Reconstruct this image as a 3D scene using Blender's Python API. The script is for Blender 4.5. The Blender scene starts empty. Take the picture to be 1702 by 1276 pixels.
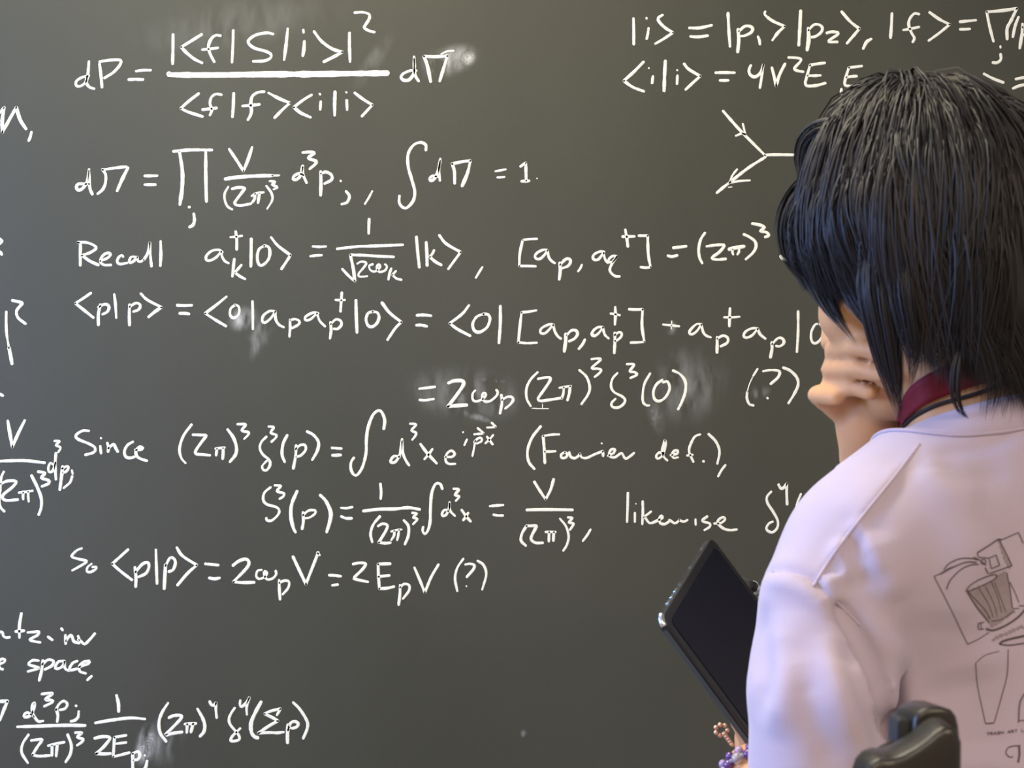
import bpy, bmesh, math, random
import numpy as np
from mathutils import Vector, Matrix
from mathutils.bvhtree import BVHTree

rng = np.random.default_rng(7)
random.seed(7)
SC = bpy.context.scene
COL = SC.collection

# ------------------------------------------------------------------ camera, world, lights, exposure
FP = 2458.6                      # focal length in pixels of the 1702 x 1276 frame
CZ = 1.40                        # camera height
BOARD_Y = 2.5                    # distance of the chalkboard
cam_d = bpy.data.cameras.new('camera')
cam_d.sensor_width = 36.0
cam_d.lens = FP * 36.0 / 1702.0
cam_d.clip_start = 0.05
cam_d.dof.use_dof = True
cam_d.dof.focus_distance = 2.4
cam_d.dof.aperture_fstop = cam_d.lens / 2.7
cam = bpy.data.objects.new('camera', cam_d)
cam.location = (0, 0, CZ)
cam.rotation_euler = (math.pi / 2, 0, 0)
COL.objects.link(cam)
SC.camera = cam

world = bpy.data.worlds.new('world')
SC.world = world
world.use_nodes = True
world.node_tree.nodes['Background'].inputs[0].default_value = (0.62, 0.74, 1.0, 1)
world.node_tree.nodes['Background'].inputs[1].default_value = 0.4

SC.view_settings.view_transform = 'Standard'
SC.view_settings.look = 'None'
SC.view_settings.gamma = 1.0
SC.view_settings.exposure = 0.27
SC.view_settings.use_curve_mapping = False

def area_light(name, loc, target, sx, sy, power, color):
    d = bpy.data.lights.new(name, 'AREA')
    d.shape = 'RECTANGLE'; d.size = sx; d.size_y = sy
    d.energy = power; d.color = color
    o = bpy.data.objects.new(name, d)
    o.location = loc
    o.rotation_euler = (Vector(target) - Vector(loc)).to_track_quat('-Z', 'Y').to_euler()
    COL.objects.link(o)
    return o

# cool daylight through the window in the left wall, warm ceiling lamps
area_light('window_daylight', (-2.42, 1.1, 1.75), (0.4, 1.2, 1.25), 1.4, 1.3, 88, (0.25, 0.43, 0.95))
area_light('ceiling_lamp_light', (-0.55, 1.6, 2.93), (-0.55, 1.6, 0), 1.15, 0.28, 37, (1.0, 0.90, 0.62))
area_light('ceiling_lamp_light', (1.0, -1.3, 2.93), (1.0, -1.3, 0), 1.15, 0.28, 50, (1.0, 0.79, 0.56))
area_light('ceiling_lamp_light', (-0.85, -1.3, 2.93), (-0.85, -1.3, 0), 1.15, 0.28, 36, (1.0, 0.84, 0.62))

# ------------------------------------------------------------------ helpers
def P(px, py, d):
    """a point of the room at distance d seen at pixel (px, py) of the 1702 x 1276 frame"""
    return np.array([(px - 851.0) / FP * d, d, CZ - (py - 638.0) / FP * d])

def R_(pix, d):
    return pix * d / FP

def link(name, me, mat=None, parent=None, smooth=False, label=None):
    o = bpy.data.objects.new(name, me)
    COL.objects.link(o)
    if mat is not None:
        me.materials.append(mat)
    if parent is not None:
        o.parent = parent
        o.matrix_parent_inverse = parent.matrix_world.inverted()
    if smooth:
        me.polygons.foreach_set('use_smooth', [True] * len(me.polygons))
    if label:
        o['label'] = label
    return o

def tag(o, label, cat, group=None):
    o['label'] = label; o['category'] = cat
    if group: o['group'] = group
    return o

def structure(o):
    o['kind'] = 'structure'
    return o

def mesh_np(name, V, F):
    me = bpy.data.meshes.new(name)
    V = np.asarray(V, dtype=np.float64)
    me.from_pydata([tuple(v) for v in V], [], [tuple(int(i) for i in f) for f in F])
    me.update()
    return me

def mesh_fast(name, V, Q):
    """numpy verts and quads to a mesh"""
    me = bpy.data.meshes.new(name)
    V = np.ascontiguousarray(V, dtype=np.float32); Q = np.ascontiguousarray(Q, dtype=np.int32)
    n = Q.shape[1]
    me.vertices.add(len(V)); me.vertices.foreach_set('co', V.ravel())
    me.loops.add(Q.size); me.loops.foreach_set('vertex_index', Q.ravel())
    me.polygons.add(len(Q))
    me.polygons.foreach_set('loop_start', np.arange(0, Q.size, n, dtype=np.int32))
    me.polygons.foreach_set('loop_total', np.full(len(Q), n, dtype=np.int32))
    me.update(calc_edges=True)
    me.validate()
    return me

def box_mesh(name, lo, hi, bevel=0.0, seg=2):
    bm = bmesh.new()
    bmesh.ops.create_cube(bm, size=1.0)
    lo = Vector(lo); hi = Vector(hi)
    for v in bm.verts:
        v.co = Vector([lo[i] + (v.co[i] + 0.5) * (hi[i] - lo[i]) for i in range(3)])
    if bevel > 0:
        bmesh.ops.bevel(bm, geom=bm.edges[:], offset=bevel, segments=seg, profile=0.5, affect='EDGES')
    me = bpy.data.meshes.new(name); bm.to_mesh(me); bm.free()
    return me

def frame_of(path):
    """tangents and rotation-minimising normals along a path (n,3)"""
    T = np.gradient(path, axis=0)
    T /= np.linalg.norm(T, axis=1)[:, None] + 1e-12
    n0 = np.cross(T[0], [0.31, 0.2, 0.93]); n0 /= np.linalg.norm(n0)
    N = [n0]
    for i in range(1, len(path)):
        n = N[-1] - T[i] * np.dot(N[-1], T[i]); n /= np.linalg.norm(n) + 1e-12
        N.append(n)
    N = np.array(N)
    return T, N, np.cross(T, N)

def tube(path, rad, sides=10, closed=False, caps=True):
    path = np.asarray(path, float)
    rad = np.broadcast_to(np.asarray(rad, float), (len(path),))
    T, N, B = frame_of(path)
    a = np.linspace(0, 2 * math.pi, sides, endpoint=False)
    V = (path[:, None, :] + rad[:, None, None] * (np.cos(a)[None, :, None] * N[:, None, :] + np.sin(a)[None, :, None] * B[:, None, :])).reshape(-1, 3)
    F = []
    n = len(path)
    for i in range(n if closed else n - 1):
        j = (i + 1) % n
        for k in range(sides):
            l = (k + 1) % sides
            F.append((i * sides + k, i * sides + l, j * sides + l, j * sides + k))
    if caps and not closed:
        F.append(tuple(range(sides - 1, -1, -1)))
        F.append(tuple((n - 1) * sides + k for k in range(sides)))
    return V, F

def join_parts(parts):
    V = []; F = []; o = 0
    for v, f in parts:
        V.append(np.asarray(v)); F += [tuple(i + o for i in q) for q in f]; o += len(v)
    return np.concatenate(V), F

def catmull(pts, step):
    pts = np.asarray(pts, float)
    if len(pts) == 2:
        n = max(2, int(np.linalg.norm(pts[1] - pts[0]) / step) + 1)
        t = np.linspace(0, 1, n)[:, None]
        return pts[0] * (1 - t) + pts[1] * t
    e = np.vstack([2 * pts[0] - pts[1], pts, 2 * pts[-1] - pts[-2]])
    out = []
    for i in range(1, len(e) - 2):
        p0, p1, p2, p3 = e[i - 1], e[i], e[i + 1], e[i + 2]
        n = max(2, int(np.linalg.norm(p2 - p1) / step) + 1)
        t = np.linspace(0, 1, n, endpoint=False)[:, None]
        out.append(0.5 * (2 * p1 + (p2 - p0) * t + (2 * p0 - 5 * p1 + 4 * p2 - p3) * t ** 2 + (3 * p1 - p0 - 3 * p2 + p3) * t ** 3))
    out.append(e[-2][None])
    return np.vstack(out)

# ------------------------------------------------------------------ materials
def mat(name, color, rough=0.5, spec=0.5, metal=0.0, noise=None, bump=None, sheen=0.0, sss=0.0, coat=0.0, trans=0.0):
    m = bpy.data.materials.new(name); m.use_nodes = True
    nt = m.node_tree; b = nt.nodes['Principled BSDF']
    b.inputs['Base Color'].default_value = (*color, 1)
    b.inputs['Roughness'].default_value = rough
    b.inputs['Specular IOR Level'].default_value = spec
    b.inputs['Metallic'].default_value = metal
    b.inputs['Sheen Weight'].default_value = sheen
    b.inputs['Coat Weight'].default_value = coat
    b.inputs['Transmission Weight'].default_value = trans
    if sss:
        b.inputs['Subsurface Weight'].default_value = sss
        b.inputs['Subsurface Radius'].default_value = (0.012, 0.005, 0.003)
        b.inputs['Subsurface Scale'].default_value = 0.6
    tc = nt.nodes.new('ShaderNodeTexCoord')
    if noise:
        scale, amt = noise[0], noise[1]
        nz = nt.nodes.new('ShaderNodeTexNoise'); nz.inputs['Scale'].default_value = scale; nz.inputs['Detail'].default_value = 5
        nt.links.new(tc.outputs['Object'], nz.inputs['Vector'])
        mx = nt.nodes.new('ShaderNodeMix'); mx.data_type = 'RGBA'
        nt.links.new(nz.outputs['Fac'], mx.inputs['Factor'])
        mx.inputs['A'].default_value = (*[c * (1 - amt) for c in color], 1)
        mx.inputs['B'].default_value = (*[min(1, c * (1 + amt)) for c in color], 1)
        nt.links.new(mx.outputs['Result'], b.inputs['Base Color'])
    if bump:
        nb = nt.nodes.new('ShaderNodeTexNoise'); nb.inputs['Scale'].default_value = bump[0]; nb.inputs['Detail'].default_value = 3
        nt.links.new(tc.outputs['Object'], nb.inputs['Vector'])
        bp = nt.nodes.new('ShaderNodeBump'); bp.inputs['Strength'].default_value = bump[1]; bp.inputs['Distance'].default_value = bump[2]
        nt.links.new(nb.outputs['Fac'], bp.inputs['Height'])
        nt.links.new(bp.outputs['Normal'], b.inputs['Normal'])
    return m

def emit_mat(name, color, strength):
    m = bpy.data.materials.new(name); m.use_nodes = True
    nt = m.node_tree; nt.nodes.clear()
    e = nt.nodes.new('ShaderNodeEmission'); e.inputs[0].default_value = (*color, 1); e.inputs[1].default_value = strength
    o = nt.nodes.new('ShaderNodeOutputMaterial'); nt.links.new(e.outputs[0], o.inputs[0])
    return m

M_WALL = mat('painted_wall', (0.62, 0.58, 0.52), 0.8, 0.2, noise=(3, 0.04))
M_FLOOR = mat('floor_tiles', (0.22, 0.19, 0.16), 0.5, 0.4, noise=(8, 0.15))
M_CEIL = mat('ceiling_board', (0.75, 0.73, 0.69), 0.9, 0.2, noise=(30, 0.05))
M_ALU = mat('aluminium_trim', (0.55, 0.55, 0.54), 0.35, 0.5, metal=0.9)
M_WHITE = mat('white_enamel', (0.75, 0.75, 0.73), 0.4)

def board_material():
    m = bpy.data.materials.new('chalkboard_slate'); m.use_nodes = True
    nt = m.node_tree; b = nt.nodes['Principled BSDF']; L = nt.links
    tc = nt.nodes.new('ShaderNodeTexCoord')
    def noise(scale, detail, sx, sz, rot=0.0):
        mp = nt.nodes.new('ShaderNodeMapping'); mp.inputs['Scale'].default_value = (sx, 1, sz); mp.inputs['Rotation'].default_value = (0, rot, 0)
        L.new(tc.outputs['Object'], mp.inputs['Vector'])
        n = nt.nodes.new('ShaderNodeTexNoise'); n.inputs['Scale'].default_value = scale; n.inputs['Detail'].default_value = detail
        L.new(mp.outputs['Vector'], n.inputs['Vector'])
        return n
    wipe = noise(2.2, 4, 1.0, 0.45, 0.7)      # soft marks of the eraser
    grain = noise(220, 2, 1, 1)
    add = nt.nodes.new('ShaderNodeMath'); add.operation = 'MULTIPLY_ADD'; add.inputs[1].default_value = 0.22
    L.new(grain.outputs['Fac'], add.inputs[0]); L.new(wipe.outputs['Fac'], add.inputs[2])
    cr = nt.nodes.new('ShaderNodeValToRGB')
    cr.color_ramp.elements[0].position = 0.35; cr.color_ramp.elements[0].color = (0.0440, 0.0440, 0.0280, 1)
    cr.color_ramp.elements[1].position = 0.90; cr.color_ramp.elements[1].color = (0.0610, 0.0605, 0.0410, 1)
    L.new(add.outputs[0], cr.inputs['Fac']); L.new(cr.outputs['Color'], b.inputs['Base Color'])
    b.inputs['Roughness'].default_value = 0.62
    b.inputs['Specular IOR Level'].default_value = 0.45
    bp = nt.nodes.new('ShaderNodeBump'); bp.inputs['Strength'].default_value = 0.15; bp.inputs['Distance'].default_value = 0.0006
    L.new(grain.outputs['Fac'], bp.inputs['Height']); L.new(bp.outputs['Normal'], b.inputs['Normal'])
    return m
M_BOARD = board_material()
M_CHALK = mat('white_chalk', (0.90, 0.885, 0.73), 0.95, 0.1, noise=(420, 0.10))

def smudge_material():
    m = bpy.data.materials.new('chalk_dust'); m.use_nodes = True
    nt = m.node_tree; b = nt.nodes['Principled BSDF']; L = nt.links
    b.inputs['Base Color'].default_value = (0.80, 0.79, 0.72, 1); b.inputs['Roughness'].default_value = 1.0
    b.inputs['Specular IOR Level'].default_value = 0.05
    at = nt.nodes.new('ShaderNodeAttribute'); at.attribute_name = 'dust_amount'
    tc = nt.nodes.new('ShaderNodeTexCoord')
    mp = nt.nodes.new('ShaderNodeMapping'); mp.inputs['Rotation'].default_value = (0, 0.7, 0); mp.inputs['Scale'].default_value = (1, 1, 0.35)
    L.new(tc.outputs['Object'], mp.inputs['Vector'])
    n = nt.nodes.new('ShaderNodeTexNoise'); n.inputs['Scale'].default_value = 55; n.inputs['Detail'].default_value = 4
    L.new(mp.outputs['Vector'], n.inputs['Vector'])
    mr = nt.nodes.new('ShaderNodeMapRange'); mr.inputs['From Min'].default_value = 0.38; mr.inputs['From Max'].default_value = 0.68
    L.new(n.outputs['Fac'], mr.inputs['Value'])
    mu = nt.nodes.new('ShaderNodeMath'); mu.operation = 'MULTIPLY'
    L.new(at.outputs['Fac'], mu.inputs[0]); L.new(mr.outputs['Result'], mu.inputs[1])
    L.new(mu.outputs[0], b.inputs['Alpha'])
    return m
M_DUST = smudge_material()
# ------------------------------------------------------------------ the room
RX0, RX1, RY0, RY1, RH = -2.6, 2.8, -3.2, BOARD_Y + 0.03, 3.0
structure(link('floor', box_mesh('floor', (RX0, RY0, -0.1), (RX1, RY1, 0)), M_FLOOR))
structure(link('ceiling', box_mesh('ceiling', (RX0, RY0, RH), (RX1, RY1, RH + 0.1)), M_CEIL))
structure(link('wall_front', box_mesh('wall_front', (RX0, RY1, 0), (RX1, RY1 + 0.1, RH)), M_WALL))
structure(link('wall_rear', box_mesh('wall_rear', (RX0, RY0 - 0.1, 0), (RX1, RY0, RH)), M_WALL))
structure(link('wall_right', box_mesh('wall_right', (RX1, RY0, 0), (RX1 + 0.1, RY1, RH)), M_WALL))
# left wall with the window opening
WY0, WY1, WZ0, WZ1 = 0.3, 1.9, 1.0, 2.5
bmw = []
def boxvf(lo, hi):
    x0, y0, z0 = lo; x1, y1, z1 = hi
    V = [(x0, y0, z0), (x1, y0, z0), (x1, y1, z0), (x0, y1, z0), (x0, y0, z1), (x1, y0, z1), (x1, y1, z1), (x0, y1, z1)]
    F = [(0, 3, 2, 1), (4, 5, 6, 7), (0, 1, 5, 4), (1, 2, 6, 5), (2, 3, 7, 6), (3, 0, 4, 7)]
    return np.array(V, float), F
XW0 = RX0 - 0.1
structure(link('wall_left', mesh_np('wall_left', *join_parts([
    boxvf((XW0, RY0, 0), (RX0, RY1, WZ0)), boxvf((XW0, RY0, WZ1), (RX0, RY1, RH)),
    boxvf((XW0, RY0, WZ0), (RX0, WY0, WZ1)), boxvf((XW0, WY1, WZ0), (RX0, RY1, WZ1))])), M_WALL))
M_GLASS = mat('window_glass', (0.9, 0.95, 1.0), 0.05, 0.5, trans=1.0)
win = structure(link('window_1', mesh_np('window_1', *join_parts([
    boxvf((XW0 + 0.02, WY0, WZ0), (RX0 + 0.02, WY0 + 0.05, WZ1)), boxvf((XW0 + 0.02, WY1 - 0.05, WZ0), (RX0 + 0.02, WY1, WZ1)),
    boxvf((XW0 + 0.02, WY0 + 0.05, WZ0), (RX0 + 0.02, WY1 - 0.05, WZ0 + 0.05)), boxvf((XW0 + 0.02, WY0 + 0.05, WZ1 - 0.05), (RX0 + 0.02, WY1 - 0.05, WZ1)),
    boxvf((XW0 + 0.03, (WY0 + WY1) / 2 - 0.025, WZ0 + 0.05), (RX0 + 0.01, (WY0 + WY1) / 2 + 0.025, WZ1 - 0.05))])), M_WHITE))
link('pane', box_mesh('pane', (XW0 + 0.045, WY0 + 0.05, WZ0 + 0.05), (XW0 + 0.051, WY1 - 0.05, WZ1 - 0.05)), M_GLASS, win)

# ceiling lamps (their light is set at the top of the script)
M_LAMP = emit_mat('lamp_diffuser', (1.0, 0.92, 0.80), 2.0)
lamp0 = None
for (lx, ly, lab) in ((-0.55, 1.6, 'long white ceiling lamp nearest the chalkboard'), (1.0, -1.3, 'long white ceiling lamp behind the camera on the right'), (-0.85, -1.3, 'long white ceiling lamp behind the camera on the left')):
    lamp = bpy.data.objects.new('ceiling_lamp', None); lamp.location = (lx, ly, RH); COL.objects.link(lamp)
    bpy.context.view_layer.update()
    link('lamp_housing', box_mesh('lamp_housing', (lx - 0.62, ly - 0.17, RH - 0.05), (lx + 0.62, ly + 0.17, RH), 0.008), M_WHITE, lamp)
    link('diffuser', box_mesh('diffuser', (lx - 0.59, ly - 0.145, RH - 0.06), (lx + 0.59, ly + 0.145, RH - 0.05)), M_LAMP, lamp)
    tag(lamp, lab, 'ceiling lamp', 'ceiling lamps')

# ------------------------------------------------------------------ chalkboard
BX0, BX1, BZ0, BZ1 = -1.9, 1.9, 0.62, 2.12
board = bpy.data.objects.new('chalkboard', None)
board.location = (0, BOARD_Y + 0.03, BZ0); COL.objects.link(board)
tag(board, 'large dark olive-grey chalkboard covered with white handwritten physics equations', 'chalkboard')
bpy.context.view_layer.update()
link('writing_surface', box_mesh('writing_surface', (BX0, BOARD_Y, BZ0), (BX1, BOARD_Y + 0.03, BZ1)), M_BOARD, board)
fr = []
for lo, hi in (((BX0 - 0.03, BOARD_Y - 0.012, BZ1), (BX1 + 0.03, BOARD_Y + 0.03, BZ1 + 0.035)), ((BX0 - 0.03, BOARD_Y - 0.012, BZ0 - 0.035), (BX1 + 0.03, BOARD_Y + 0.03, BZ0)),
               ((BX0 - 0.03, BOARD_Y - 0.012, BZ0), (BX0, BOARD_Y + 0.03, BZ1)), ((BX1, BOARD_Y - 0.012, BZ0), (BX1 + 0.03, BOARD_Y + 0.03, BZ1))):
    fr.append(boxvf(lo, hi))
link('frame', mesh_np('frame', *join_parts(fr)), M_ALU, board)
link('chalk_tray', mesh_np('chalk_tray', *join_parts([boxvf((BX0, BOARD_Y - 0.085, BZ0 - 0.05), (BX1, BOARD_Y + 0.03, BZ0 - 0.036)), boxvf((BX0, BOARD_Y - 0.085, BZ0 - 0.036), (BX1, BOARD_Y - 0.075, BZ0 - 0.022))])), M_ALU, board)

BS = BOARD_Y / FP                 # metres on the board per pixel
def board_xz(q):
    q = np.asarray(q, float)
    return (q[..., 0] - 851.0) * BS, CZ - (q[..., 1] - 638.0) * BS

def chalk_ribbon(q, w):
    """one chalk stroke: a low ridge with rounded ends and a slightly uneven edge; q in pixels, w width in pixels"""
    q = np.asarray(q, float)
    seg = np.linalg.norm(np.diff(q, axis=0), axis=1)
    keep = np.concatenate([[True], seg > 0.05]); q = q[keep]
    if len(q) < 2:
        q = np.vstack([q, q + [0.6, 0.5]])
    T = np.gradient(q, axis=0); T /= np.linalg.norm(T, axis=1)[:, None] + 1e-9
    n = len(q)
    wob = np.convolve(rng.normal(0, 1, n + 6), np.ones(5) / 5, 'same')[3:3 + n]
    hw = 0.5 * w * (1 + 0.16 * wob) + rng.normal(0, 0.10, n)
    hw *= 1 - 0.12 * np.linspace(-1, 1, n) ** 2
    # rounded ends
    q = np.vstack([q[0] - T[0] * hw[0] * 0.8, q[0] - T[0] * hw[0] * 0.45, q, q[-1] + T[-1] * hw[-1] * 0.45, q[-1] + T[-1] * hw[-1] * 0.8])
    T = np.vstack([T[0], T[0], T, T[-1], T[-1]])
    hw = np.concatenate([[hw[0] * 0.35, hw[0] * 0.8], hw, [hw[-1] * 0.8, hw[-1] * 0.35]])
    N = np.stack([-T[:, 1], T[:, 0]], 1)
    V = []
    for off, h in ((-1, 0.0001), (-0.7, 0.0006), (0.7, 0.0006), (1, 0.0001)):
        x, z = board_xz(q + N * (hw * off)[:, None])
        V.append(np.stack([x, np.full_like(x, BOARD_Y - h), z], 1))
    V = np.stack(V, 1).reshape(-1, 3)
    F = []
    for i in range(len(q) - 1):
        for k in range(3):
            F.append((i * 4 + k, i * 4 + k + 1, (i + 1) * 4 + k + 1, (i + 1) * 4 + k))
    return V, F

def strokes(x0, y0, s, text):
    """strokes written as 'x,y x,y ... | corner continues ; next stroke', with an optional leading wN width"""
    out = []
    for st in text.replace('\n', ' ').split(';'):
        st = st.strip()
        if not st: continue
        w = 5.0
        if st[0] == 'w':
            h, st = st.split(' ', 1); w = float(h[1:])
        last = None
        for part in st.split('|'):
            pts = [tuple(float(a) for a in t.split(',')) for t in part.split()]
            pts = [(x0 + a / s, y0 + b / s) for a, b in pts]
            if last is not None: pts = [last] + pts
            last = pts[-1]
            out.append((pts, w))
    return out

def chalk(label, *blocks):
    parts = []
    for b in blocks:
        for pts, w in strokes(*b):
            if len(pts) == 1: pts = [pts[0], (pts[0][0] + 0.8, pts[0][1] + 0.6)]
            parts.append(chalk_ribbon(catmull(pts, 3.0), w))
    V, F = join_parts(parts)
    link('chalk_writing', mesh_np('chalk_writing', V, F), M_CHALK, board, label=label)
# ------------------------------------------------------------------ the writing, line by line
SA = 3.868
chalk('white chalk equation dP = |<f|S|i>|^2 / <f|f><i|i> dPi',
 (0, 0, SA, '''572,395 566,470 556,520 530,548 500,556 487,540 495,518 530,497 573,488; 560,490 555,530 575,560 606,571;
 640,410 650,490 656,562; 640,397 700,388 755,385 778,392 770,420 730,465 672,502;
 875,458 920,452 970,452; w5.5 828,512 870,510 920,512;
 1113,222 1112,320 1110,412; 1297,222 1220,270 1165,303 | 1200,340 1250,380 1300,405;
 1418,230 1385,228 1355,255 1340,305 1355,355 1378,398; 1300,320 1350,315 1402,308; 1500,195 1497,300 1492,402;
 w10 1085,475 1120,481 1400,482 1700,478 2000,477 2300,473 2490,470;
 1278,602 1215,650 1162,697 | 1210,720 1303,750; 1425,610 1390,605 1360,625 1350,665 1362,705 1350,742; 1303,705 1350,700 1393,695; 1503,600 1500,680 1495,752'''),
 (400, 0, SA, '''152,590 110,595 75,620 65,670 70,710 62,745 47,770; 12,682 60,678 122,672;
 210,220 170,212 100,225 55,255 52,280 90,310 160,330 195,350 190,375 150,392 80,395; 303,185 292,290 280,385; 403,192 405,210; 410,265 407,315 400,360;
 472,203 520,265 590,315 655,335 | 600,365 535,398; 700,212 700,300 704,398; 733,82 790,80 828,95 825,125 800,165 797,182 830,200 860,207;
 178,597 250,635 318,662 | 270,705 218,758; 457,610 400,645 342,690 | 385,725 450,755; w4 508,603 512,608; 515,652 512,705; w5.5 607,590 605,660 605,742; w3.5 678,592 682,597; 682,645 685,708;
 733,597 790,640 848,675 | 815,710 780,748;
 1130,455 1090,455 1045,475 1032,497 1045,515 1080,515 1110,480 1118,430 1115,365; 1115,380 1115,440 1125,490 1145,522;
 w5.5 1178,362 1200,420 1222,525; 1178,362 1250,365 1330,360 | 1305,440 1280,522; w3 1290,348 1330,330 1370,327'''))
chalk('white chalk line |i> = |p1>|p2>, |f> = product over j, cut by the right edge',
 (1000, 0, SA, '''205,118 207,200 207,285; w4 288,115 290,120; 302,182 298,215 290,250; 392,97 365,115 370,140 410,180 460,210 | 400,250 345,282;
 563,180 630,180 708,163; 570,235 620,238 682,230; w5.5 813,85 818,190 826,300; w6 878,190 882,260 875,335; 885,200 920,170 955,170 972,185 960,210 920,230 895,233;
 1005,235 1015,260 1018,285; 1052,75 1050,95 1100,135 1178,170 | 1135,210 1098,260; w6 1280,70 1275,180 1268,292; w6 1328,180 1332,250 1322,322; 1330,195 1365,160 1400,160 1420,180 1410,210 1375,235 1345,240;
 1447,213 1480,205 1520,210 1515,225 1470,255 1460,270 1515,270; 1543,75 1600,140 1658,185 | 1620,230 1577,280'''),
 (1380, 0, 5.286, '''360,343 320,370 290,428; 543,118 538,230 530,335; 780,125 740,120 700,165 690,220 715,290 740,335 725,370; 640,265 700,255 780,238;
 872,108 960,170 1050,215 | 960,290 865,358; 1140,192 1210,185 1280,178; 1140,258 1180,258 1228,255; 1375,105 1400,230 1435,365; w5.5 1375,105 1500,95 1640,75 | 1590,180 1555,250 1555,345;
 1655,150 1625,230 1605,325; 1690,210 1685,300 1665,425; 1690,240 1725,225 1740,270 1700,310; w4 1495,405 1497,420; 1497,475 1500,520 1470,550 1428,550'''))
chalk('white chalk line <i|i> = 4 V^2 E E, running behind the dark hair',
 (1000, 0, SA, '''270,398 210,460 143,520 | 200,560 272,588; w3 303,437 304,440; 330,490 325,535; w6 410,392 405,490 402,585; w3.5 485,450 487,453; 488,485 485,540; 530,410 560,445 635,490 | 590,530 540,577;
 733,468 790,467 855,468; 760,517 790,518 815,517; 960,420 948,450 955,480 985,495 1020,470 1040,415 | 1030,490 1018,565; w5.5 1095,435 1110,495 1122,552 | 1145,480 1180,410;
 1200,370 1250,372 1282,380 1275,400 1240,440 1260,455 1297,462; 1435,405 1380,412 1340,420 | 1318,500 1310,535 1325,553 1380,550 1438,535; 1325,487 1370,487 1408,485;
 1542,572 1540,605; 1673,425 1620,432 1590,435 | 1570,500 1563,540 1580,553 1640,550 1700,545; 1575,497 1610,492 1640,490; w3 1700,545 1750,535 1790,520'''),
 (1380, 0, 5.286, '''1350,648 1430,690 1520,725; 1630,695 1720,678; 1605,778 1660,755 1720,742'''))
chalk('white chalk diagram of two arrowed lines meeting at a vertex',
 (1150, 160, 6.38, '''w5 330,155 430,270 540,390 775,625; w3.5 540,290 555,350 568,405; w4 465,420 530,395 565,405; 775,625 850,620 950,620 1090,622; w5.5 780,645 600,760 400,915 | 330,970 265,1025;
 w4 480,775 430,840 405,905; w4 615,892 500,900 400,920; w2 385,965 425,962'''))
chalk('white chalk equation dPi = product of V over (2 pi)^3 d^3 p_j',
 (100, 220, 4.255, '''205,365 170,365 130,365 115,385 125,408 155,400 190,350 205,260; 205,270 205,340 212,400 228,438; 300,262 322,300 320,360 300,405 265,435; 300,265 390,252 470,243; w5.5 480,250 440,330 403,415;
 598,308 640,308 688,307; 598,370 640,370 675,370; w5.5 800,135 920,125 1075,125; w6 845,140 865,280 862,400 847,510; w6 1030,135 1030,300 1035,490; w6 912,527 914,529; 945,575 950,620 940,655 915,670;
 w5 1195,118 1250,200 1297,275 | 1330,190 1358,105; w6 1168,330 1250,318 1400,308 1500,306; w4 1500,306 1550,305; w4 1190,385 1165,430 1165,480 1185,525 1217,545; 1215,400 1260,390 1305,395 1290,420 1245,480 1235,505 1270,518 1350,505;
 w4 1355,450 1390,430 1440,425; 1380,435 1375,470 1360,495; w5 1410,435 1405,465 1400,498; w4 1458,378 1495,430 1500,480 1465,540; w4 1480,345 1520,350 1500,370 1535,385 1530,395 1510,403'''),
 (480, 220, SA, '''95,275 65,265 35,280 28,300 45,305 75,280 90,215; 90,225 92,270 115,325; 90,130 140,127 165,135 125,165 175,185 170,205 135,235; w5.5 205,250 207,330 205,405; 207,265 240,255 275,275 275,305 230,330;
 w4 333,310 335,314; 368,378 390,410 375,450 340,462; w4 537,378 515,420 490,460'''))
chalk('white chalk equation integral dPi = 1',
 (480, 220, SA, '''w5 882,115 880,80 845,65 800,85 768,140 768,220 790,300 810,380 800,440 760,485 730,480 710,450 712,408; 955,285 925,280 908,295 912,312 935,300 960,250 975,170; 975,185 965,240 972,310;
 w5 1050,200 1065,250 1067,328; 1050,203 1110,190 1168,182; w5.5 1168,182 1150,260 1115,345; w4 1328,250 1360,245 1395,238; w4 1340,290 1360,290 1387,287; 1490,220 1525,195 | 1525,250 1527,310; 1495,315 1545,312; w2.5 1595,295 1597,297'''))
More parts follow.
